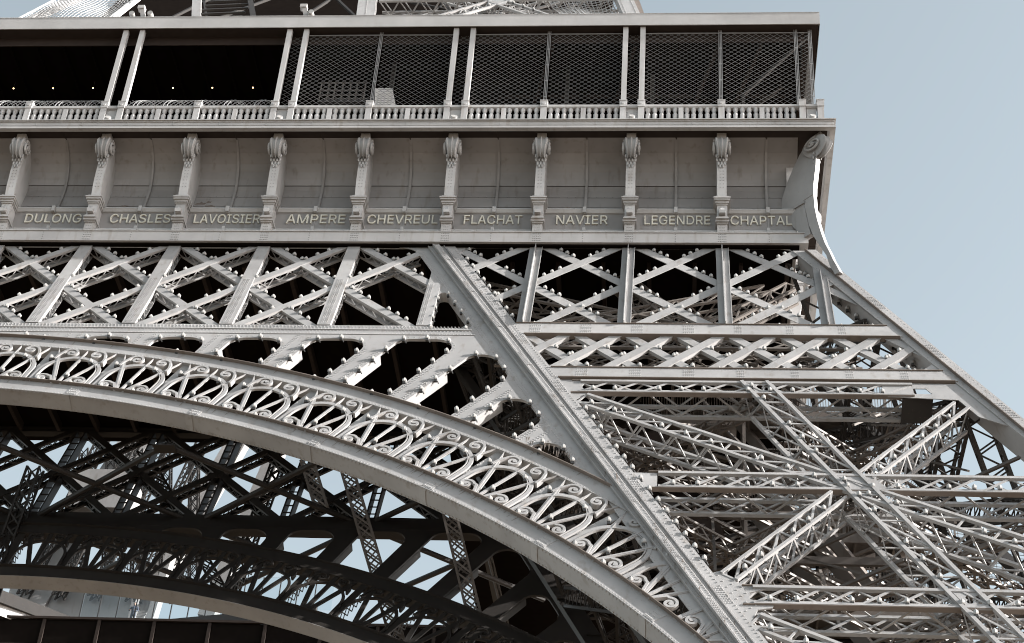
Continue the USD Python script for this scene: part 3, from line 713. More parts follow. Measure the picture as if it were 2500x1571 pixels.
    # side faces (inner, towards the arch, and outer): planes sloping in x
    for nm, xf, lab in (('inner_side_face', lambda w: xin(w)+.2, 'shaded side face of the leg behind the arch'), ('outer_side_face', lambda w: xout(w)+.1, 'outer side face of the right leg')):
        q = lambda w, dy: np.array([xf(w), 0, 0]) + UV*w + np.array([0, dy, 0])
        s = part(TOWER, nm, MB().bar(q(-.5, 7.2), q(-33, 7.2), .35, .35, XV), IRON2, label=lab)
        for w in (-5.8, -11.5, -17.4, -23.4, -29):
            box_truss(s, 'truss_chord', q(w, .6), (0, 1, 0), UV*.8, XV*(.8 if nm[0] == 'i' else -.8), 13.0, 1.0, 1.6, IRON2, .12)
        for k in range(6):
            wa, wb = -0.6-5.8*k, -6.2-5.8*k
            for ya, yb in ((.6, 7.1), (7.1, .6), (7.3, 13.6), (13.6, 7.3)):
                a, c = q(wa, ya), q(wb, yb); d = c-a
                h = np.cross(d, XV); h = h/np.linalg.norm(h)*.7
                box_truss(s, 'diagonal_chord', a-h/2, d, h, XV*(.8 if nm[0] == 'i' else -.8), np.linalg.norm(d), .8, 1.0, IRON2, .11, slat='d')
    return g
build_leg_inside()

def build_stairs():
    s = part(TOWER, 'stair_tower', MB().bar((29.8, 8.5, -2), (34.5, 3.5, -13), .3, .4), IRON_DIM, label='caged staircase climbing inside the right leg')
    y = 8.0
    def cage(x0, z0, x1, z1, h, yy, kind):
        """a run of caged railing from (x0,z0) to (x1,z1): frame, vertical bars or mesh"""
        b = MB(); n = int(abs(x1-x0)/.11)
        for i in range(n+1):
            t = i/n; x, z = x0+(x1-x0)*t, z0+(z1-z0)*t
            if kind == 'bars': b.bar((x, yy, z), (x, yy, z+h), .025, .025, (0, 1, 0))
            elif i % 2 == 0: b.bar((x, yy, z), (x, yy, z+h), .018, .018, (0, 1, 0))
        if kind == 'mesh':
            for j in range(int(h/.16)+1): b.bar((x0, yy, z0+j*.16), (x1, yy, z1+j*.16), .018, .018)
        part(s, 'cage_bars', b, IRON_DIM, kind='stuff')
        f = MB().bar((x0, yy, z0), (x1, yy, z1), .06, .08).bar((x0, yy, z0+h), (x1, yy, z1+h), .06, .06)
        m = max(2, int(abs(x1-x0)/1.5))
        for i in range(m+1):
            t = i/m; x, z = x0+(x1-x0)*t, z0+(z1-z0)*t; f.bar((x, yy, z-.3), (x, yy, z+h+.1), .07, .07, (0, 1, 0))
        part(s, 'cage_frame', f, IRON_DIM)
    def landing(x0, x1, z, y0=6.6, y1=8.0):
        b = MB().box(x0, x1, y0, y1, z-.05, z).box(x0, x1, y0-.02, y0+.06, z-.42, z-.05).box(x0, x1, y1-.06, y1+.02, z-.42, z-.05)
        for x in np.arange(x0+.2, x1, 1.4): b.box(x, x+.08, y0, y1, z-.38, z-.051)
        part(s, 'landing', b, IRON_DIM)
    # upper landing and railings
    for (x0, z0, x1, z1, h, yy, kind) in ((30.2, -3.1, 33.3, -3.1, 1.9, 8.0, 'bars'), (33.3, -3.1, 35.2, -3.5, 1.9, 7.4, 'bars'), (35.2, -3.5, 36.9, -2.5, 1.9, 7.4, 'bars'),
                                           (25.5, -2.6, 30.2, -2.2, 1.9, 9, 'bars'), (25, -5.5, 27.5, -4.2, 2.2, 9, 'mesh'),
                                           (30.1, -7.2, 33.1, -8.6, 2.1, 8.0, 'bars'), (33.1, -8.6, 35.2, -9.3, 2.1, 8.0, 'bars'), (27.2, -6.2, 30.1, -7.2, 2.4, 8.6, 'mesh'),
                                           (35.3, -9.0, 37.5, -6.2, 2.3, 7.2, 'mesh'), (31.2, -12.0, 33.0, -12.0, 2.4, 8.0, 'mesh'), (33.0, -12.0, 37.5, -12.6, 2.6, 8.0, 'bars'),
                                           (37.6, -9.7, 39.2, -9.9, 2.2, 7.6, 'mesh'), (39.2, -10.4, 41.0, -10.6, 2.2, 7.6, 'mesh'), (31.5, -14.6, 37.5, -15.2, 2.3, 8.4, 'bars'), (34, -5.5, 37, -4.2, 2.2, 9.2, 'mesh')):
        cage(x0, z0, x1, z1, h, yy, kind)
    landing(30.2, 36.8, -3.15); landing(30.0, 35.3, -8.9); landing(31.2, 37.6, -12.3); landing(25, 30, -2.5, 8, 10)
    for x, z0, z1, yy in ((30.2, -16, 0, 8.1), (33.2, -16, 0, 8.1), (35.2, -16, 0, 8.1), (37.6, -18, -2, 7.5), (30.2, -16, 0, 6.5), (27.3, -9, 0, 9)):
        part(s, 'stair_post', MB().bar((x, yy, z0), (x, yy, z1), .13, .13, (0, 1, 0)), IRON_DIM)
    for (a, c) in (((30.0, 7.0, -7.4), (27.4, 8.6, -4.2)), ((35.3, 7.0, -9), (37.6, 7.2, -6.1)), ((33.2, 6.8, -12.2), (30.2, 7.4, -9)), ((30.2, 9, -5.5), (34.5, 9.4, -3))):
        part(s, 'stringer', MB().bar(a, c, .9, .3), IRON_DIM)
    for (x0, z0, x1, z1, h, yy, kind) in ((32, -6.6, 35.5, -7.0, 1.6, 10.5, 'mesh'), (30.5, -11, 35.5, -10.6, 1.8, 10.8, 'bars'), (35.6, -12.2, 39, -12.6, 2.4, 9.6, 'bars'), (28.5, -9.4, 31.5, -10.4, 2.2, 9.4, 'bars'), (36.5, -3.4, 38.2, -4.4, 1.8, 9.8, 'bars'), (31.5, -17.2, 39.0, -17.8, 2.2, 7.8, 'bars'), (33.5, -9.8, 37.6, -10.4, 1.2, 9.0, 'bars')):
        cage(x0, z0, x1, z1, h, yy, kind)
    landing(32, 37.5, -6.7, 9, 11.5); landing(30.5, 36, -11.1, 9.2, 11.8); landing(31.5, 39, -15.2, 7.8, 10)
    # inclined lift track
    for dx in (0, 1.4): part(s, 'lift_rail', MB().bar((27.0+dx, 11.0, 0), (36.5+dx, 1.5, -20), .3, .5), IRON_DIM)
    lm = MB()
    for i in range(18):
        t = i/18; lm.bar((27.0+9.5*t, 11-9.5*t, -20*t), (28.4+9.5*(t+.04), 11-9.5*(t+.04), -20*(t+.04)), .12, .1)
    part(s, 'lift_ties', lm, IRON_DIM, kind='stuff')
build_stairs()

# ------------------------------------------------------------------ rear girder and arch, deck underside, wind bracing
def build_rear():
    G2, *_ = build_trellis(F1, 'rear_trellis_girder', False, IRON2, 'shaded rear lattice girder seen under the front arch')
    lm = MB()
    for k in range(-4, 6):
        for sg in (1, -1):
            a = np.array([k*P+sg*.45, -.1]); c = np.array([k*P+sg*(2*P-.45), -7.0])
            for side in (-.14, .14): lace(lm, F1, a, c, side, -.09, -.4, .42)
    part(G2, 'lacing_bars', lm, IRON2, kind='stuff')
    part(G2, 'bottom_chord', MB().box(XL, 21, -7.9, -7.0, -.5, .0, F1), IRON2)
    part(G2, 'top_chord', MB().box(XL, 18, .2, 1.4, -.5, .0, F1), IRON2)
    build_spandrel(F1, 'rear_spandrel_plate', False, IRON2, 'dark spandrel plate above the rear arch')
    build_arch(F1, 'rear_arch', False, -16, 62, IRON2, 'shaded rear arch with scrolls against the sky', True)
    # deck underside over the near side, the leg and the right-hand side
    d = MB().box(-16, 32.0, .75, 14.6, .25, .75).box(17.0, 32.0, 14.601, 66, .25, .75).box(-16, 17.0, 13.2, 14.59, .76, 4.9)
    dk = part(TOWER, 'deck_underside', d, DARK, label='underside of the first floor deck, coloured dark for its shade')
    for x in np.arange(-12, 32, P/2): part(dk, 'deck_beam', MB().box(x-.08, x+.08, 1.2, 13.2, -.15, .249), BROWN)
    # horizontal wind bracing tubes
    wb = part(TOWER, 'wind_bracing', MB().tube([(-12, 10.7, -6.6), (21, 10.7, -6.6)], .12, 8), IRON2, label='crossed wind bracing tubes between the two arches')
    for i in range(-2, 3):
        xc = 3.4 + 7.3*i
        for y0 in (4.7, 10.7):
            for sg in (1, -1):
                part(wb, 'brace_tube', MB().tube([(xc - sg*3.65, y0, -6.5), (xc + sg*3.65, y0+6.0, -6.5)], .125, 8), IRON2)
        part(wb, 'gusset_plate', MB().box(xc-3.65-.45, xc-3.65+.45, 4.35, 4.95, -6.75, -6.71), IRON2)
        part(wb, 'gusset_plate', MB().box(xc-3.65-.5, xc-3.65+.5, 10.3, 11.1, -6.85, -6.81), IRON2)
    # hanging lattice struts between front and rear arches
    for (a, c) in (((12.9, 9, -3.6), (16.6, 9, -13.6)), ((-.5, 9.5, -4.5), (-1.3, 9.5, -14)), ((2.2, 15.0, 0), (7.0, 15.8, -7)), ((8.6, 15.5, 0), (7.4, 15.5, -7)), ((17.3, 8, -5.0), (19.5, 8, -12.5)), ((11.5, 9.2, -4.2), (12.4, 9.2, -6.5))):
        a, c = np.array(a, float), np.array(c, float)
        box_truss(wb, 'hanger_chord', a, c-a, XV*.55, np.array([0, .55, .1]), np.linalg.norm(c-a), .6, .6, IRON_DIM if a[0] > 9 else IRON2, .09)
build_rear()

# ------------------------------------------------------------------ frieze, consoles and gallery
NAMES = [('CAUCHY', -3.0, -.6), ('DULONG', .7, 3.07), ('CHASLES', 4.28, 6.81), ('LAVOISIER', 7.79, 10.52), ('AMPERE', 11.62, 14.03), ('CHEVREUL', 14.95, 17.82), ('FLACHAT', 18.88, 21.23), ('NAVIER', 22.6, 24.66), ('LEGENDRE', 26.13, 28.74), ('CHAPTAL', 29.55, 31.97)]
XE = 32.235                                  # corner line: x = XE - y
COVE = [(1.93, -.28), (2.42, -.40), (3.0, -.52), (3.5, -.58), (4.0, -.52), (4.4, -.38), (4.8, -.12), (5.1, .35), (5.3, .85)]
PEEL = [(7.78, 2.62, .17), (8.22, 2.5, .13), (8.1, 2.75, .09), (8.35, 2.42, .08), (4.6, 2.45, .12), (4.95, 2.22, .12), (5.3, 2.3, .06), (5.1, 2.05, .08), (26.4, 2.3, .13), (23.0, 2.45, .08), (10.6, 3.3, .06)]
def build_frieze():
    # base beam
    b = MB().box(-12, XE+.3, .012, .50, -.35, .30, upright); b.box(-12, XE+.32, .501, .535, -.3, .34, upright)
    f = part(TOWER, 'frieze_beam', b, FRIEZE, label='plain riveted beam below the band of names')
    part(f, 'beam_soffit', MB().box(-12, XE-.05, -.06, .0, -.6, .18, upright), DARK)
    for k in range(-2, 9):
        for dx in (-.14, -.07, 0, .07, .14): RIV.rivets(upright, (k*P+dx, .08), (k*P+dx, .44), .12, .02, .013, .30)
        RIV.rivets(upright, (k*P+P/2, .08), (k*P+P/2, .44), .12, .02, .013, .30)
    # name band with mouldings
    band = part(TOWER, 'name_band', MB().box(-12, XE-.1, .536, 1.90, -.45, -.12, upright), COVE_SHADE, label='lettered band of names under the cove')
    prof = [(.80, -.125), (.80, -.02), (.86, .02), (.92, .0), (.95, -.06), (1.0, -.125)]
    part(band, 'moulding', MB().sweep(upright, prof, -12, XE-.1), FRIEZE)
    prof = [(1.84, -.125), (1.86, -.06), (1.93, .0), (1.97, .04), (2.04, .02), (2.06, -.10), (2.08, -.26)]
    part(band, 'moulding', MB().sweep(upright, prof, -12, XE-.1), FRIEZE)
    part(band, 'ledge', MB().box(-12, XE+.2, .5355, .60, -.1, .12, upright), FRIEZE)
    for w_, xa, xb in NAMES:
        m = meshkit.text_mesh(w_, .47, .03, bold=False); v = m.vertices.copy()
        v[:, 0] = xa + (v[:, 0]-v[:, 0].min())/(np.ptp(v[:, 0]))*(xb-xa); v[:, 1] = 1.27 + (v[:, 1]-v[:, 1].min())/np.ptp(v[:, 1])*.47
        v[:, 2] = -.119 + (v[:, 2]-v[:, 2].min())/np.ptp(v[:, 2])*.055
        part(band, 'name_lettering', MB().add(upright(v), m.faces), GOLD)
    for k in range(-2, 9):
        for j in range(5):
            x = k*P + .36 + j*.735; lamp_ledge(band, x)
        x = k*P + P/2
        part(band, 'band_bracket', MB().box(x-.06, x+.06, .8, 1.0, -.12, .06, upright).box(x-.07, x+.07, 1.8, 2.08, -.12, .07, upright).box(x-.008, x+.008, 1.0, 1.8, -.119, -.1, upright), FRIEZE)
    # cove: separate plates, 2 columns and 4 rows per bay, with a rib between
    zs = np.array([c[0] for c in COVE]); os_ = np.array([c[1] for c in COVE])
    back = MB()
    pr = [(z, o-.06) for z, o in COVE] + [(z, o-.10) for z, o in COVE[::-1]]
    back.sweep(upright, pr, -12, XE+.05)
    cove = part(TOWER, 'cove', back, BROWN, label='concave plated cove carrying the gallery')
    rows = [1.95, 2.45, 3.1, 3.75, 5.28]
    for k in range(-2, 9):
        for c in range(2):
            xa = k*P + (.0 if c == 0 else P/2) + .02; xb = xa + P/2 - .04
            if k == 8 and c == 1: xb = XE+.05
            for r in range(4):
                z = np.linspace(rows[r]+.016, rows[r+1]-.016, 6); o = np.interp(z, zs, os_)
                # smooth profile
                part(cove, 'cove_plate', MB().sweep(upright, [(a, b_-.045) for a, b_ in zip(z, o)] + [(a, b_-.03 + (.012 if r % 2 else 0)) for a, b_ in zip(z[::-1], o[::-1])], xa, xb), COVE_SHADE)
                if r: RIV.rivets(lambda q: upright(q), (xa+.1, rows[r]+.05), (xb-.1, rows[r]+.05), .28, .018, .02, float(np.interp(rows[r]+.05, zs, os_))-.03)
        for (px, pz, pr) in PEEL:
            if k*P <= px < (k+1)*P:
                an = np.linspace(0, 2*math.pi, 14)[:-1]; rr = pr*(.45 + .9*rng.random(13))
                part(cove, 'peeled_patch', MB().plate(upright, Polygon(np.stack([px + rr*np.cos(an)*1.3, pz + rr*np.sin(an)*.7], 1)), float(np.interp(pz, zs, os_))-.02, float(np.interp(pz, zs, os_))-.012), RUST)
        x = k*P + P/2
        z = np.linspace(2.0, 5.2, 14); o = np.interp(z, zs, os_)
        part(cove, 'cove_rib', MB().sweep(upright, list(zip(z, o-.028)) + list(zip(z[::-1], o[::-1]+.075)), x-.05, x+.05), COVE_SHADE)
    return f
def lamp_ledge(parent, x):
    c = np.array([x, -.12, .605]); V = []
    for dx, dy in ((-.11, -.11), (.11, -.11), (.11, .11), (-.11, .11)): V.append(c + [dx, dy, 0])
    for dx, dy in ((-.11, -.11), (.11, -.11), (.11, .11), (-.11, .11)): V.append(c + [dx, dy, .05])
    V.append(c + [0, 0, .17])
    part(parent, 'ledge_lamp', MB().add(V, [[0, 2, 1], [0, 3, 2], [0, 1, 5], [0, 5, 4], [1, 2, 6], [1, 6, 5], [2, 3, 7], [2, 7, 6], [3, 0, 4], [3, 4, 7], [4, 5, 8], [5, 6, 8], [6, 7, 8], [7, 4, 8]]), FRIEZE)
build_frieze()

def console_frame(x, corner=False):
    """local (across, z, out) -> tower; the corner console stands on the diagonal"""
    if not corner:
        def f(a): a = np.asarray(a, float); return np.stack([x + a[..., 0], -a[..., 2], a[..., 1]], -1)
        return f
    if corner == 'side':
        def f(a): a = np.asarray(a, float); return np.stack([XE + a[..., 2], x + a[..., 0], a[..., 1]], -1)
        return f
    d = np.array([1, -1])/math.sqrt(2); r = np.array([1, 1])/math.sqrt(2)
    def f(a):
        a = np.asarray(a, float); out = a[..., 2]*math.sqrt(2)
        return np.stack([XE + d[0]*out + r[0]*a[..., 0], d[1]*out + r[1]*a[..., 0], a[..., 1]], -1)
    return f
def build_console(x, corner=False, lab=None):
    fr = console_frame(x, corner); h = .12 if corner is True else .19
    prof = [(2.2, .62), (2.6, .64), (3.65, .77), (4.4, .82), (4.75, .9), (4.95, 1.0), (5.25, 1.0), (5.25, .62), (4.7, .2), (4.2, -.06), (3.6, -.32), (3.0, -.5), (2.2, -.62)] if corner is True else [(2.2, .44), (2.6, .545), (3.0, .60), (3.5, .635), (4.0, .64), (4.4, .72), (4.75, .9), (4.95, 1.0), (5.25, 1.0), (5.25, -.1), (4.4, -.5), (3.5, -.62), (2.2, -.4)]
    b = MB().sweep(fr, prof, -h, h)
    FRIEZE = IRON if corner is True else globals()['FRIEZE']
    c = part(TOWER, 'console', b, FRIEZE, label=lab)
    if corner is True:
        # long curved foot sweeping down on to the leg's corner rafter
        part(c, 'curved_foot', MB().sweep(fr, [(2.2, .25), (2.199, .62), (1.5, .635), (.82, .70), (0, .82), (-.6, .93), (-1.06, 1.05), (-1.6, 1.17), (-2.0, 1.28), (-2.35, 1.37), (-2.35, 1.2), (-1.8, 1.05), (-1.2, .95), (-.5, .72), (.2, .52), (.8, .4)], -.10, .10), FRIEZE)
        part(c, 'side_web', MB().sweep(fr, [(2.199, -.55), (2.199, .249), (.8, .39), (.3, .45), (.3, .2), (.8, .0), (1.5, -.3)], -.12, .12), FRIEZE)
        part(c, 'web_moulding', MB().sweep(fr, [(2.12, -.6), (2.12, .3), (2.0, .3), (2.0, -.56)], -.18, .18), FRIEZE)
    else:
        part(c, 'plinth', MB().box(-.2, .2, .536, .92, -.3, .34, fr).box(-.22, .22, .921, .98, -.3, .40, fr).box(-.27, .27, .981, 1.07, -.3, .47, fr).box(-.25, .25, 1.071, 1.12, -.3, .55, fr).box(-.22, .22, 1.121, 1.2, -.3, .52, fr), FRIEZE)
        part(c, 'shaft_block', MB().box(-.2, .2, 1.201, 1.82, -.3, .46, fr), FRIEZE)
        part(c, 'capital', MB().box(-.23, .23, 1.821, 1.88, -.3, .50, fr).box(-.27, .27, 1.881, 1.98, -.3, .55, fr).box(-.31, .31, 1.981, 2.06, -.3, .62, fr).box(-.34, .34, 2.061, 2.12, -.3, .66, fr).box(-.26, .26, 2.121, 2.2, -.3, .6, fr), FRIEZE)
        # small pointed lamp housing on the shaft block
        V = fr(np.array([[-.12, 1.27, .47], [.12, 1.27, .47], [.12, 1.27, .66], [-.12, 1.27, .66], [-.13, 1.40, .47], [.13, 1.40, .47], [.13, 1.40, .70], [-.13, 1.40, .70], [0, 1.68, .47], [0, 1.62, .56]]))
        part(c, 'lamp_housing', MB().add(V, [[0, 2, 1], [0, 3, 2], [0, 1, 5], [0, 5, 4], [1, 2, 6], [1, 6, 5], [2, 3, 7], [2, 7, 6], [3, 0, 4], [3, 4, 7], [4, 5, 8], [5, 6, 9], [5, 9, 8], [6, 7, 9], [7, 4, 9], [4, 8, 9]]), FRIEZE)
        for dx in (-.08, .0, .08): RIV.rivets(fr, (dx, .6), (dx, .9), .12, .018, .013, .34)
    for dx in (-.06, .06):
        for z in np.arange(2.7, 4.0, .16): RIV.rivet(fr, (dx, z), .018, .012, float(np.interp(z, [2.6, 3.0, 3.5, 4.0], [.545, .6, .635, .64])))
    # volute: drum rolled over the top with raised side spirals and a central ridge
    V, Fc = [], []
    A = np.linspace(0, 2*math.pi, 29)[:-1]; X = np.array([-.26, -.235, -.20, -.12, -.05, 0, .05, .12, .20, .235, .26]); Rr = np.array([.30, .42, .44, .36, .36, .47, .36, .36, .44, .42, .30])
    cy, co = 4.62, .80
    for xx, rr in zip(X, Rr):
        for a in A:
            dn = max(0.0, -math.sin(a) + .1*math.cos(a)); V.append([xx*(1.08 - .42*dn), cy + rr*math.sin(a)*(1.0 + .28*dn), co + rr*math.cos(a)*(1 - .08*dn)])
    n = len(A)
    for i in range(len(X)-1):
        for j in range(n):
            q = [i*n+j, i*n+(j+1) % n, (i+1)*n+(j+1) % n, (i+1)*n+j]; Fc += [[q[0], q[1], q[2]], [q[0], q[2], q[3]]]
    for i, e in ((0, 1), (len(X)-1, -1)):
        for j in range(1, n-1): Fc.append([i*n, i*n+j, i*n+j+1] if e < 0 else [i*n, i*n+j+1, i*n+j])
    part(c, 'volute', MB().add(fr(np.array(V)), Fc), FRIEZE, smooth=40)
    for sx in (-1, 1):
        T = np.linspace(0, 1, 40); a = 1.2 + T*2*math.pi*1.9; rr = .29*(1-T)**.9 + .03
        pts = np.stack([np.full(40, sx*.29) + sx*.05*T, cy + rr*np.sin(a), co + rr*np.cos(a)], 1)
        part(c, 'spiral', MB().tube(fr(pts), np.linspace(.06, .045, 40), 6).tube(fr(np.array([[sx*.26, cy, co], [sx*.37, cy, co]])), .085, 8), FRIEZE, smooth=50)
    # acanthus leaf below the volute: three rows of lobes on a tapered shield
    lf = MB(); 
    for k, (z, wd, o) in enumerate(((4.22, .21, .78), (4.05, .19, .73), (3.88, .13, .69), (3.76, .06, .67))):
        m = max(1, 5-k)
        for i in range(m):
            xx = 0 if m == 1 else -wd + 2*wd*i/(m-1)
            s = trimesh.creation.icosphere(1, 1.0); vv = s.vertices*[.042, .10, .03] + [xx, z - abs(xx)*.1, o]
            lf.add(fr(vv), s.faces)
    for sx in (-1, 0, 1):
        s = trimesh.creation.icosphere(1, 1.0); lf.add(fr(s.vertices*[.05, .26, .06] + [sx*.12, 4.34, .86 - abs(sx)*.02]), s.faces)
    part(c, 'acanthus_leaf', lf, FRIEZE, smooth=60)
    return c
for k in range(-2, 9): build_console(k*P)
build_console(0, True, 'corner console set on the diagonal, with curved sunlit foot')
for j in (1, 2): build_console(j*P, 'side')

def build_cornice():
    # stepped cornice: bed, corona, top moulding (front and right side)
    def ring(z0, z1, o0, o1=-1.6):
        b = MB()
        for (zz0, zz1, oo) in ((z0, z1, o0),):
            dp = .22 if z1 < 5.31 else .9
            b.box(-12, XE+oo, oo*-1, oo*-1+dp, zz0, zz1)
            b.box(XE+oo-dp, XE+oo, -oo+dp+.0001, 60, zz0, zz1)
        return b
    c = part(TOWER, 'cornice', ring(5.30, 5.47, 1.44), FRIEZE, label='projecting cornice under the balustrade')
    for nm, z0, z1, o in (('cornice_moulding', 5.10, 5.20, 1.50), ('cornice_moulding', 5.20, 5.22, 1.47), ('cornice_moulding', 5.22, 5.30, 1.42), ('cornice_moulding', 5.47, 5.53, 1.47), ('cornice_moulding', 5.53, 5.57, 1.53)):
        part(c, nm, ring(z0, z1, o), FRIEZE)
    # thin joint lines between the corona's stones of plate
    for x in np.arange(-11, 33, 1.95): part(c, 'joint_strip', MB().box(x, x+.035, -1.452, -1.43, 5.302, 5.468), FRIEZE)
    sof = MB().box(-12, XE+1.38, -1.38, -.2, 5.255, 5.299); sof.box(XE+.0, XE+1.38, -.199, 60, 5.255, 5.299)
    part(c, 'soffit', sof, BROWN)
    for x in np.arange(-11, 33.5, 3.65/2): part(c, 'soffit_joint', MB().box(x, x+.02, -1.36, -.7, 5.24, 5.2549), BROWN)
    for y in np.arange(.4, 20, 1.9): part(c, 'soffit_joint', MB().box(XE+.8, XE+1.36, y, y+.02, 5.24, 5.2549), BROWN)
    # side cove and side wall under the right hand gallery (seen edge-on)
    part(c, 'side_cove', MB().box(XE-.4, XE-.1, .3, 30, .3, 5.25), FRIEZE)
    part(c, 'gallery_floor', MB().box(-12, XE+1.2, -1.2, 14, 5.575, 5.70), BROWN)
    part(c, 'gallery_floor_side', MB().box(XE-12, XE+1.2, 14.001, 60, 5.575, 5.70), BROWN)
build_cornice()

def build_balustrade():
    yb = -1.02
    rail = MB().box(-12, XE+.95, yb-.12, yb+.12, 6.62, 6.74).box(-12, XE+.95, yb-.09, yb+.09, 6.58, 6.619).box(-12, XE+.95, yb-.13, yb+.13, 5.571, 5.66)
    for y0 in (yb+.12,): rail.box(XE-yb-.12, XE-yb+.12, y0+.001, 40, 6.62, 6.74).box(XE-yb-.12, XE-yb+.12, y0+.001, 40, 5.571, 5.66)
    r = part(TOWER, 'balustrade', rail, FRIEZE, label='iron balustrade of the first floor gallery')
    prof = [(.12, 0), (.135, .06), (.10, .09), (.115, .30), (.14, .52), (.145, .60), (.09, .64), (.075, .70), (.11, .74), (.14, .80), (.14, .92)]
    def baluster(x, y):
        k = 8; V, Fc = [], []
        for rr, z in prof:
            for j in range(k):
                a = 2*math.pi*(j+.5)/k; V.append([x + .74*rr*math.cos(a), y + rr*math.sin(a)*.7, 5.661 + z])
        for i in range(len(prof)-1):
            for j in range(k):
                q = [i*k+j, i*k+(j+1) % k, (i+1)*k+(j+1) % k, (i+1)*k+j]; Fc += [[q[0], q[1], q[2]], [q[0], q[2], q[3]]]
        return MB().add(V, Fc)
    for k in range(-2, 9):
        mid = k*P
        odd = k % 2 != 0
        # pedestals: paired at odd k, single at even k, slim pier between
        peds = (mid-.37, mid+.37) if odd else (mid,)
        for x in peds:
            part(r, 'pedestal', MB().box(x-.15, x+.15, yb-.16, yb+.16, 5.662, 5.74).box(x-.125, x+.125, yb-.14, yb+.14, 5.741, 6.60).box(x-.15, x+.15, yb-.17, yb+.17, 6.601, 6.93).box(x-.165, x+.165, yb-.185, yb+.185, 6.931, 6.97).tri(trimesh.creation.cylinder(.07, .03, sections=10, transform=trimesh.transformations.compose_matrix(angles=(math.pi/2, 0, 0), translate=(x, yb-.18, 6.78)))), FRIEZE)
        if odd: part(r, 'infill_panel', MB().box(mid-.24, mid+.24, yb-.02, yb+.02, 5.662, 6.58), FRIEZE); RIV.rivets(upright, (mid-.2, 5.75), (mid-.2, 6.5), .12, .02, .013, -yb+.02); RIV.rivets(upright, (mid+.2, 5.75), (mid+.2, 6.5), .12, .02, .013, -yb+.02)
        xa = mid + (.52 if odd else .16); xb = mid + P - (.16 if odd else .52)
        xm = (xa+xb)/2
        if k == 8: xb = XE + .2 - .2; 
        part(r, 'pier', MB().box(xm-.1, xm+.1, yb-.11, yb+.11, 5.662, 6.579), FRIEZE)
        for a, c in ((xa, xm-.1), (xm+.1, xb)):
            for i in range(5): part(r, 'baluster', baluster(a + (c-a)*(i+.5)/5, yb), FRIEZE, smooth=40)
    for x in (XE+.25, XE+.98): part(r, 'pedestal', MB().box(x-.15, x+.15, yb-.16, yb+.16, 5.662, 5.74).box(x-.125, x+.125, yb-.14, yb+.14, 5.741, 6.60).box(x-.15, x+.15, yb-.17, yb+.17, 6.601, 6.93).box(x-.165, x+.165, yb-.185, yb+.185, 6.931, 6.97), FRIEZE)
    part(r, 'infill_panel', MB().box(XE+.42, XE+.82, yb-.02, yb+.02, 5.662, 6.58), FRIEZE)
    return r
BAL = build_balustrade()

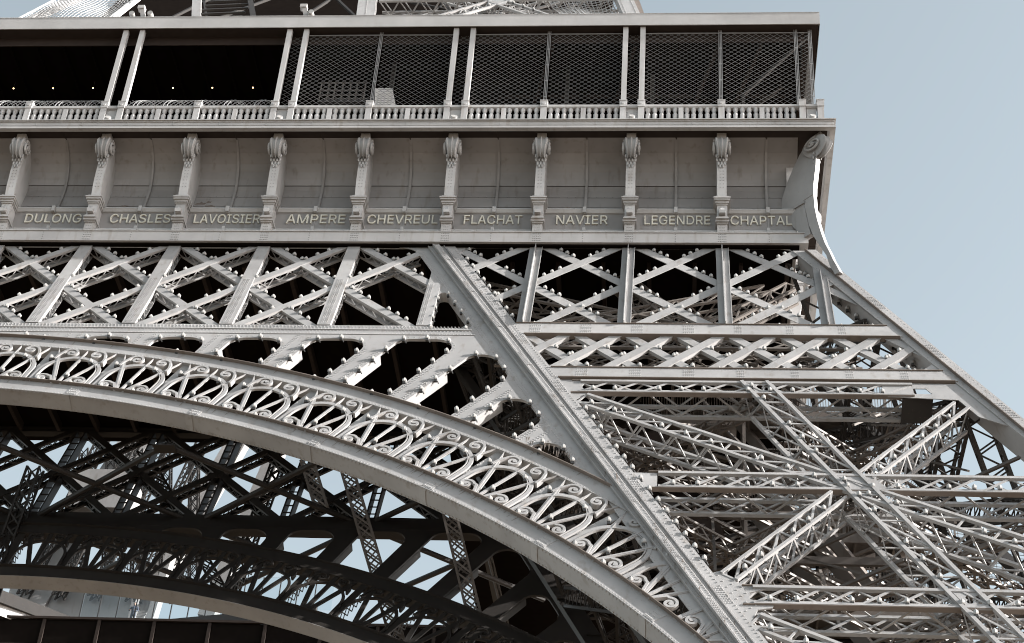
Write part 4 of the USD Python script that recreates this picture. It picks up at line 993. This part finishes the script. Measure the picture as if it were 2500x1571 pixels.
def build_gallery():
    yf, zt, zb = -1.15, 12.14, 11.45
    roof = MB().box(-12, XE+1.15, yf+.02, 9, 11.9, 12.13).box(XE-9, XE+1.15, 9.001, 60, 11.9, 12.13)
    r = part(TOWER, 'gallery_roof', roof, SMOOTHP, label='flat roof of the gallery with plain grey fascia')
    part(r, 'fascia', MB().box(-12, XE+1.16, yf-.02, yf+.0199, zb, zt).box(-12, XE+1.16, yf-.035, yf+.05, zt+.001, zt+.03).box(XE+1.14, XE+1.16, yf+.02, 60, zb, zt), SMOOTHP)
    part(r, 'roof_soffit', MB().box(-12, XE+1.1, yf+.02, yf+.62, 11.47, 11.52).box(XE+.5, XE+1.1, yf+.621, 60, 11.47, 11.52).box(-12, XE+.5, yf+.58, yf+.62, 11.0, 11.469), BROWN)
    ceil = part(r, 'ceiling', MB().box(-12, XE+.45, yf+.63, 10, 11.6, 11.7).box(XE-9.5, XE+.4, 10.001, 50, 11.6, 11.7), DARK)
    for x in np.arange(-12, 32, P/3): part(r, 'ceiling_rib', MB().box(x-.03, x+.03, yf+.65, 9.5, 11.42, 11.599), DARK)
    for x in (22, 25.6, 29.2, 31.0): part(r, 'ceiling_frame', MB().bar((x, 0, 11.5), (x-2, 7, 11.5), .14, .2).bar((x-2.6, 3.2, 11.52), (x+1.2, 3.2, 11.52), .1, .14), BROWN)
    # dark glazed back wall of the pavilion
    bw = part(TOWER, 'pavilion_facade', MB().box(-12, 22, 7.0, 7.2, 5.7, 11.6).box(22, 31, 9.0, 9.2, 5.7, 11.6), GLAZE, label='dark glazed pavilion facade set back in the gallery')
    for x in np.arange(-11.6, 22, P/2): part(bw, 'mullion', MB().box(x-.03, x+.03, 6.92, 6.99, 5.7, 11.6), DARK)
    # posts
    yp = -.95
    for k in (-1, 1, 3, 5, 7):
        for dx in (-.368, .368):
            x = k*P + dx
            b = MB().box(x-.11, x+.11, yp-.10, yp-.075, 6.97, 11.55).box(x-.11, x+.11, yp+.075, yp+.10, 6.97, 11.55).box(x-.012, x+.012, yp-.075, yp+.075, 6.97, 11.55).box(x-.11, x-.09, yp-.075, yp+.075, 6.97, 11.549).box(x+.09, x+.11, yp-.075, yp+.075, 6.97, 11.549)
            part(r, 'gallery_post', b, FRIEZE)
    # interior posts
    for x, y_ in ((14.9, 1.2), (22.6, 1.5), (29.2, -.4), (26.3, 2.0), (15.6, 5)): part(r, 'inner_post', MB().box(x-.09, x+.09, y_-.09, y_+.09, 5.7, 11.6), IRON2)
    for a, c in (((30.2, 1.0, 7.0), (30.2, 1.0, 9.4)), ((30.2, 1.0, 9.4), (33.0, -.6, 11.4)), ((28.6, 3, 7.6), (26.2, 3, 9.2)), ((27.5, 4, 8.2), (32.0, 2.5, 11.4))): part(r, 'inner_brace', MB().bar(a, c, .12, .12, (0, 1, 0)), IRON2)
    # warm panels at the corner
    for i in range(3):
        for j in range(3): part(r, 'timber_panel', MB().box(26.5+i*1.6, 28.0+i*1.6, 5.6, 5.66, 6.2+j*1.7, 7.8+j*1.7), BROWN)
    # wire mesh screens right of the second post pair
    def screen(xa, xb, yy, z0, z1, fr=None, pitch=.30, asp=1.55):
        b = MB(); H = z1-z0; dx = H/asp*1.0
        frm = fr or (lambda a: np.asarray(a, float))
        t = .0085
        for s in (1, -1):
            x = xa - dx - pitch
            while x < xb + dx + pitch:
                p0, p1 = np.array([x, z0]), np.array([x + s*dx*1.0, z1])
                # clip to the panel
                seg = LineString([p0, p1]).intersection(sbox(xa, z0, xb, z1))
                if not seg.is_empty and seg.geom_type == 'LineString' and seg.length > .05:
                    q = np.array(seg.coords)
                    b.bar(frm([q[0][0], yy + s*.004, q[0][1]]), frm([q[-1][0], yy + s*.004, q[-1][1]]), t, t, (0, 1, 0) if fr is None else (1, 0, 0))
                x += pitch
        return b
    zz0, zz1 = 6.76, 11.3; ys = -.80
    panels = [(3*P+.5, 4*P-.12), (4*P+.12, 5*P-.5), (5*P+.5, 6*P-.12), (6*P+.12, 7*P-.5), (7*P+.5, 8*P-.12), (8*P+.12, XE+.05), (XE+.25, XE+.70)]
    for xa, xb in panels:
        part(r, 'wire_mesh', screen(xa, xb, ys, zz0, zz1, asp=.78), STEEL)
        part(r, 'mesh_frame', MB().bar((xa-.05, ys, zz1), (xb+.05, ys, zz1), .03, .05), STEEL)
    for k in (3, 5, 7): part(r, 'wire_mesh', screen(k*P-.25, k*P+.25, ys+.1, zz0, zz1, asp=.78), STEEL)
    fr = lambda a: np.array([XE+.75, a[0], a[2]])
    part(r, 'wire_mesh', screen(-.75, 7.0, 0, zz0, zz1, fr=fr, asp=.78), STEEL)
    part(r, 'wire_mesh', screen(7.1, 15.0, 0, zz0, zz1, fr=fr, asp=.78), STEEL)
    for x in (4*P, 6*P, 8*P, XE+.14, XE+.74):
        b = MB()
        for dx in (-.06, 0, .06): b.bar((x+dx, ys-.03, 6.95), (x+dx, ys-.03, 11.45), .028, .028, (0, 1, 0))
        for z in np.arange(7.5, 11.3, .95): b.bar((x-.075, ys-.03, z), (x+.075, ys-.03, z), .03, .04)
        part(r, 'mesh_post', b, STEEL)
    # low curved mesh above the rail in the two open bays
    for xa, xb in ((-3*P+.5, -P-.5), (-P+.5, P-.5), (P+.5, 3*P-.5)):
        b = MB()
        n = int((xb-xa)/.2)
        for i in range(n):
            x = xa + (xb-xa)*i/n
            for s in (1, -1):
                q = [(x + s*.16*j, -1.0 + .22*(1-math.cos(j*.45)), 6.76 + .62*math.sin(min(1.57, j*.42))) for j in range(5)]
                for a, c in zip(q[:-1], q[1:]):
                    if xa <= a[0] <= xb and xa <= c[0] <= xb: b.bar(a, c, .012, .012, (0, 1, 0))
        part(r, 'low_mesh', b, STEEL)
        for x in np.arange(xa+.3, xb, 1.3):
            for dx in (0, .16):
                q = [(x+dx-.1*0 + .45*(1-math.cos(a))*.9, -1.0+.3*(1-math.cos(a)), 6.76 + .66*math.sin(a)) for a in np.linspace(0, 2.4, 9)]
                part(r, 'mesh_hoop', MB().tube(q, .022, 5), STEEL)
    return r
GAL = build_gallery()

# ------------------------------------------------------------------ upper stage rising behind the roof
def build_upper():
    Y = 8.0
    f = lambda a: F0(np.array([a[0], a[1], 0.0]))
    # second-stage leg, front face: edge beams and crossed box trusses (coordinates in the inclined face)
    u = part(TOWER, 'upper_leg', MB().bar(f((11.05, 24)), f((9.35, 38)), 1.0, .5, NV), IRON, label='second stage leg rising behind the roof')
    part(u, 'edge_beam', MB().bar(f((25.9, 24)), f((23.7, 38)), .9, .5, NV), IRON)
    part(u, 'edge_beam', MB().bar(F0(np.array([26.35, 24, -.3])), F0(np.array([24.55, 38, -.3])), .3, .5, NV), RUST)
    for w_ in np.arange(29, 36, .13):
        RIV.rivet(F0, (10.2-(w_-31)*.12, w_), .03, .02, .25); RIV.rivet(F0, (10.75-(w_-31)*.12, w_), .03, .02, .25); RIV.rivet(F0, (24.5-(w_-31)*.157, w_), .03, .02, .25); RIV.rivet(F0, (25.05-(w_-31)*.157, w_), .03, .02, .25)
    cx, cw = 17.3, 33.6
    for a, c in (((cx-9.0, cw-9.6), (cx+4.5, cw+4.8)), ((cx+9.0, cw-9.6), (cx-4.5, cw+4.8))):
        a, c = np.array(a), np.array(c); d = (c-a)/np.linalg.norm(c-a); h = np.array([-d[1], d[0]])*.85; V3 = lambda q: F0(np.array([q[0], q[1], 0.0]))
        box_truss(u, 'truss_chord', V3(a-h/2), V3(d), V3(h), -NV*.9, np.linalg.norm(c-a), 1.0, 1.2, IRON, .13, lamps=22, slat='d', lampside=V3(h*.1))
    box_truss(u, 'truss_chord', f((10.5, cw+.3)), XV, UV*.8, -NV*.9, 14, 1.0, 1.2, IRON, .13)
    part(u, 'node_plate', MB().plate(F0, Polygon([(cx-.6, cw+.7), (cx+.6, cw+.7), (cx+.5, cw-.6), (cx, cw-.8), (cx-.5, cw-.6)]), .01, .05), IRON)
    b3 = F0(np.array([0, 0, -7.0]))
    for a, c in (((12, 29), (15, 37)), ((12.5, 36), (15.5, 29)), ((19, 29), (23, 36)), ((24, 29), (20, 37)), ((14, 28), (14, 38)), ((21, 28), (21.5, 38)), ((11.6, 34), (16, 31)), ((5, 29), (7, 36)), ((0, 30), (3.5, 36)), ((-1.5, 36), (.5, 29)), ((6.4, 36), (9.5, 29.5)), ((-3, 29), (-.5, 36))):
        part(u, 'inner_strut', MB().bar(f(a)-NV*1.5+UV*4.7, f(c)-NV*1.5+UV*4.7, .14, .14, NV), IRON2)
    part(u, 'dark_core', MB().plate(F0, sbox(-8.2, 36, 23.4, 52), -3.2, -3.0), DARK)  # dark sheet added in place of the shaded structure higher up
    part(u, 'sloping_strut', MB().bar(f((-.55, 36)), f((1.1, 29)), .5, .4, NV), IRON)
    part(u, 'sloping_strut', MB().bar(f((2.5, 36)), f((4.4, 29)), .3, .3, NV), IRON2)
    for i in range(6): part(u, 'inner_strut', MB().bar(f((.6, 30+i*.8)), f((3.2, 30.3+i*.8)), .14, .12, NV), IRON2)
    # far upper leg on the left with open lattice against the sky
    for a, c in (((-11.5, 29), (-9.2, 37)), ((-13.5, 36), (-10.5, 28)), ((-11.2, 28), (-7.0, 37)), ((-9.5, 36), (-7.0, 29)), ((-12.8, 30), (-8.6, 34.0))):
        A, C = f(a)-NV*2.5, f(c)-NV*2.5; box_truss(u, 'truss_chord', A, C-A, XV*.5, -NV*.6, np.linalg.norm(C-A), .6, .8, IRON2, .09)
    part(u, 'edge_beam', MB().bar(f((-9.6, 28)), f((-6.9, 37)), .3, .4, NV), IRON)
build_upper()

# ------------------------------------------------------------------ far side of the first floor, seen under the rear arch
def build_far():
    f = part(TOWER, 'far_platform', MB().box(-30, 16, 41, 66, 3.0, 4.9), DARK, label='far side of the first floor with its underside beams')
    for i in range(7): part(f, 'floor_beam', MB().box(-30, 16, 41.5+i*1.6, 41.75+i*1.6, 2.3, 2.999), BROWN)
    for x in np.arange(-14, 14, 3.4): part(f, 'floor_girder', MB().box(x, x+.2, 40.9, 40.999, 2.9, 4.9).box(x, x+.25, 41, 60, 2.0, 2.99), BROWN)
    part(f, 'fascia_rail', MB().box(-30, 16, 40.85, 40.999, 4.9, 5.05).box(-30, 16, 40.85, 40.999, 3.1, 3.2), BROWN)
    part(f, 'kerb', MB().box(-9.3, -4.6, 42.9, 43.2, 5.2, 6.0).bar((-4.6, 43.05, 5.6), (6, 41.2, 5.9), .25, .8).bar((-9.3, 43.05, 5.6), (-17, 38, 6.4), .25, .8), IRON2)
    part(f, 'side_apron', MB().bar((-9.4, 42.9, 5.0), (-18.5, 37.6, 6.2), .05, 1.2), WHITE)
    for i in range(5):
        t = i/5; part(f, 'apron_bracket', MB().bar((-9.6-8.5*t, 42.6-5*t, 4.6+1.1*t), (-9.6-8.5*t, 42.6-5*t, 5.7+1.1*t), .1, .35), IRON2)
    for x in (1.2, 6.5): part(f, 'column', MB().box(x, x+.35, 43, 43.4, 0, 4.4), IRON2)
    # columns and legs beyond
    for a, c, w in (((-9.0, 52, 10), (-4.3, 54, 27), 1.5), ((-3.2, 50, 10), (-.2, 50, 24), 1.1), ((-15.5, 50, 10), (-11, 52, 26), 2.2), ((-6.3, 48, 8), (-5.6, 48, 16), .5)):
        part(f, 'far_leg', MB().bar(a, c, w, .9, (0, 1, 0)), IRON)
    part(f, 'far_pavilion', MB().box(-17, -8.5, 50, 56, 9.8, 12.8).box(-13, -9, 46, 50, 16, 19), IRON)
    for k in range(5):
        A = np.array([-16+2.4*k, 49, 11.0]); C = np.array([-13.0+2.4*k, 49, 24.0])
        box_truss(f, 'truss_chord', A, C-A, XV*.6, np.array([0, .7, 0]), np.linalg.norm(C-A), .8, 1.0, IRON2, .12)
        A = np.array([-9+2.0*k-4, 51, 12.0]); C = np.array([-15+2.0*k, 51, 24.0])
        box_truss(f, 'truss_chord', A, C-A, XV*.6, np.array([0, .7, 0]), np.linalg.norm(C-A), .8, 1.0, IRON2, .12)
build_far()

def build_stains():
    b = MB()
    for i in range(34):
        x = rng.uniform(22.6, 24.1); w = -15.05 - (x-22.6)*.55 + rng.uniform(-.1, .25); L = rng.uniform(.12, .5)
        if x > xseam(w)-.05: continue
        b.plate(F0, Polygon([(x-.018, w), (x+.018, w), (x+.004, w-L), (x-.004, w-L)]), -.0035, -.0005)
    for i in range(70):
        t = rng.uniform(26, 41) if i % 2 else rng.uniform(4, 46); r0 = R2-.02 if i % 3 else R4-.02; L = rng.uniform(.06, .3)
        q, q2 = pol(t, r0), pol(t, r0-L)
        if q[0] > xin(q[1])-.2: continue
        d = .02; n0 = .0005 if i % 3 else .0125
        b.plate(F0, Polygon([(q[0]-d, q[1]), (q[0]+d, q[1]), (q2[0]+.004, q2[1]), (q2[0]-.004, q2[1])]), n0, n0+.003)
    for i in range(40):
        w = rng.uniform(-28, -12); x = xin(w) + rng.uniform(.03, .58); L = rng.uniform(.1, .5)
        n0 = .1605 if .18 < x - xin(w) < .41 else .0605
        b.plate(F0, Polygon([(x-.012, w), (x+.012, w), (x+.003, w-L), (x-.003, w-L)]), n0 + .016, n0+.019)
    part(TOWER, 'rust_streaks', b, RUST, kind='stuff')
build_stains()
part(TOWER, 'rivet_heads', RIV, IRON, kind='stuff')

# ------------------------------------------------------------------ separate things
def build_things():
    # glass balustrade at the edge of the far void
    g = thing('glass_balustrade', 'clear glass balustrade with dark uprights along the far edge of the void', 'balustrade', (0, 43.05, Z0+6.0))
    xs = np.arange(-9.2, 6, 1.15)
    for x in xs:
        y = 0 if x < -4.6 else -(x+4.6)*.17
        part(g, 'upright', MB().box(x-.03, x+.03, y-.04, y+.04, 0.01, 2.6), CABLE)
        part(g, 'glass_pane', MB().box(x+.05, x+1.1, y-.01, y+.01, .1, 2.6), GLASS)
    # visitor
    from manifold3d import Manifold
    px = (-6.15, 44.0, Z0+6.05)
    pth = thing('person', 'visitor in dark clothes standing behind the glass balustrade', 'person', px)
    J = dict(hip=((0, 0, .95), .15), chest=((0, 0, 1.32), .17), neck=((0, 0, 1.5), .06), sl=((-.19, 0, 1.42), .06), sr=((.19, 0, 1.42), .06), el=((-.29, -.06, 1.16), .045), er=((.29, -.06, 1.16), .045), wl=((-.16, -.28, 1.06), .034), wr=((.16, -.28, 1.06), .034),
             kl=((-.1, -.02, .5), .065), kr=((.1, -.02, .5), .065), al=((-.1, .02, .09), .045), ar=((.1, .02, .09), .045), fl=((-.1, -.17, .05), .04), fr=((.1, -.17, .05), .04), hl=((-.09, 0, .9), .09), hr=((.09, 0, .9), .09))
    def ball(k): c, r = J[k]; return Manifold.sphere(r, 14).translate(c)
    body = None
    for a, b in (('hip', 'chest'), ('chest', 'neck'), ('chest', 'sl'), ('chest', 'sr'), ('sl', 'el'), ('sr', 'er'), ('el', 'wl'), ('er', 'wr'), ('hip', 'hl'), ('hip', 'hr'), ('hl', 'kl'), ('hr', 'kr'), ('kl', 'al'), ('kr', 'ar'), ('al', 'fl'), ('ar', 'fr')):
        h = Manifold.batch_hull([ball(a), ball(b)]); body = h if body is None else body + h
    head = Manifold.sphere(1.0, 18).scale((.075, .095, .115)).translate((0, -.01, 1.64)); nose = Manifold.sphere(.018, 8).translate((0, -.105, 1.63)); ears = Manifold.sphere(.025, 8).translate((-.078, 0, 1.64)) + Manifold.sphere(.025, 8).translate((.078, 0, 1.64))
    SKIN = plain('skin', (.45, .28, .2), .5); COAT = plain('dark_coat', (.05, .06, .09), .8); HAIR = plain('dark_hair', (.03, .02, .015), .6)
    part(pth, 'body', body + head + nose + ears, COAT, smooth=50)
    part(pth, 'face', Manifold.sphere(1.0, 18).scale((.072, .05, .10)).translate((0, -.062, 1.625)), SKIN, smooth=True)
    part(pth, 'hair', Manifold.sphere(1.0, 18).scale((.085, .10, .10)).translate((0, .02, 1.69)), HAIR, smooth=True)
    for sx in (-1, 1):
        hb = MB().tri(trimesh.creation.box((.07, .09, .03), trimesh.transformations.translation_matrix((sx*.16, -.33, 1.06))))
        for i, L in enumerate((.07, .085, .08, .06)): hb.bar((sx*.16-.03+i*.02, -.37, 1.06), (sx*.16-.03+i*.02, -.37-L, 1.045), .016, .016)
        hb.bar((sx*.16-sx*.035, -.33, 1.06), (sx*.16-sx*.065, -.38, 1.06), .018, .018)
        part(pth, 'hand', hb, SKIN)
    # floodlight posts on the roof edge
    for (x, lab) in ((3.75, 'grey box floodlight with two side spotlights on the roof edge, beside the white net'), (11.05, 'grey box floodlight alone on the roof edge, above the second post pair')):
        t = thing('floodlight', lab, 'floodlight', (x, -1.0, Z0+12.175))
        part(t, 'housing', MB().bar((.16, .1, 0), (-.05, 0, .72), .2, .2, (0, 1, 0)), IRON)
        part(t, 'cap', MB().box(-.2, .1, -.14, .14, .62, .80), SMOOTHP)
        part(t, 'base', MB().box(-.2, .45, -.12, .12, 0, .06), IRON2)
        for sx in ((-.38, .45) if x < 5 else (.35,)):
            lm = trimesh.creation.cylinder(.12, .3, sections=12, transform=trimesh.transformations.compose_matrix(angles=(math.pi/2, 0, 0), translate=(sx, -.05, .24)))
            part(t, 'spot', MB().tri(lm).bar((sx, 0, .05), (sx, 0, .2), .05, .05), LENS, smooth=40)
    # spotlights between paired posts
    for k, nm in ((1, 'leftmost post pair'), (3, 'second post pair from the left'), (5, 'third post pair from the left'), (7, 'rightmost post pair'), (9, '')):
        x = k*P if k < 9 else XE+.62
        t = thing('spotlight', f'small pale spotlight at the foot of the {nm}' if k < 9 else 'small pale spotlight between the two corner pedestals of the balustrade', 'spotlight', (x, -1.28, Z0+5.575), 'spotlights on the cornice')
        part(t, 'base', MB().box(-.1, .1, -.08, .08, 0, .06), IRON2)
        m = trimesh.creation.cylinder(.13, .24, sections=12, transform=trimesh.transformations.compose_matrix(angles=(math.pi/2-.5, .3, 0), translate=(0, 0, .24)))
        part(t, 'head', MB().tri(m), LENS, smooth=40)
    # warm bulbs in the dark gallery
    for i, (x, wd) in enumerate(((-2.98, 'leftmost of the three bulbs left of the first post pair'), (-1.1, 'middle one of the three bulbs left of the first post pair'), (.79, 'right-hand one of the three bulbs left of the first post pair'), (4.54, 'leftmost of the three bulbs between the first two post pairs'), (6.38, 'middle one of the three bulbs between the first two post pairs'), (8.27, 'right-hand one of the three bulbs between the first two post pairs'))):
        t = thing('light_bulb', 'warm glowing bulb, ' + wd, 'light bulb', (x*.985+.25, 2.2, Z0+11.15), 'glowing bulbs in the dark gallery')
        part(t, 'bulb', trimesh.creation.icosphere(1, .036), BULB)
        part(t, 'flex', MB().bar((0, 0, .037), (0, 0, .44), .012, .012, (0, 1, 0)), CABLE)
    # work platform basket behind the mesh
    t = thing('work_platform', 'railed work platform standing behind the wire mesh right of the second post pair', 'platform', (11.95, .9, Z0+6.9))
    part(t, 'deck', MB().box(0, 2.05, -.5, .5, 1.55, 1.68), IRON2)
    for x in (0.05, .38, .66, 1.0, 1.34, 1.62, 1.98): part(t, 'rail_post', MB().box(x-.025, x+.025, -.5, -.45, 1.681, 2.75), IRON2M)
    for z in (1.95, 2.25, 2.7): part(t, 'rail', MB().box(0, 2.05, -.5, -.46, z, z+.05).box(0, 2.05, .46, .5, z, z+.05), IRON2M)
    part(t, 'mast', MB().box(.9, 1.15, -.15, .15, -1.19, 1.549), IRON2)
    t = thing('site_panel', 'tilted white perforated panel leaning behind the wire mesh beside the railed work platform', 'panel', (14.5, .8, Z0+8.4))
    b = MB(); V = [(-.12, -.03, 0), (.85, -.03, 0), (.55, -.03, 1.25), (-.2, -.03, 1.25)]; b.hexa(np.array([(x, -.03, z) for x, _, z in V] + [(x, .03, z) for x, _, z in V]))
    part(t, 'sheet', b, WHITE)
    for i in range(9):
        part(t, 'slot', MB().box(-.05, .6, -.036, -.0301, .1+i*.13, .13+i*.13), SMOOTHP)
    part(t, 'stand', MB().box(.2, .3, .031, .13, -2.69, 1.0), IRON2)
    # safety nets on the upper stage
    def net(name, lab, corners, nu, nv, amp, sheet):
        c = np.array(corners, float); o = c[0]
        t = thing(name, lab, 'net', tuple(o + [0, 0, Z0])); c = c - o
        def at(u, v):
            q = (1-u)*(1-v)*c[0] + u*(1-v)*c[1] + u*v*c[2] + (1-u)*v*c[3]
            return q + np.array([0, amp*math.sin(u*9+v*3)*.5 + amp*math.sin(v*11+u*4)*.4, 0])
        b = MB()
        for i in range(nu+1):
            for j in range(nv):
                b.bar(at(i/nu, j/nv), at(i/nu, (j+1)/nv), .028, .02, (0, 1, 0))
        for j in range(nv+1):
            for i in range(nu): b.bar(at(i/nu, j/nv), at((i+1)/nu, j/nv), .028, .02, (0, 1, 0))
        part(t, 'netting', b, NET)
        if sheet:
            part(t, 'hem', MB().bar(at(1, 0), at(1, 1), .5, .05, (0, 1, 0)).bar(at(0, 0), at(0, 1), .12, .05, (0, 1, 0)), NET)
    net('safety_net', 'white safety net stretched over the lattice at the upper left', [tuple(F0(np.array(q))) for q in ((-9.5, 29.2, .3), (-3.9, 29.2, .3), (-3.1, 37, .3), (-7.3, 37, .3))], 24, 28, .25, True)
    net('safety_net', 'blue-grey safety net hanging beside the upper right edge beam', [tuple(F0(np.array(q))) for q in ((21.9, 29.0, -.4), (24.6, 29.0, -.4), (23.6, 37, -.4), (19.6, 37, -.4))], 16, 24, .35, False)
build_things()
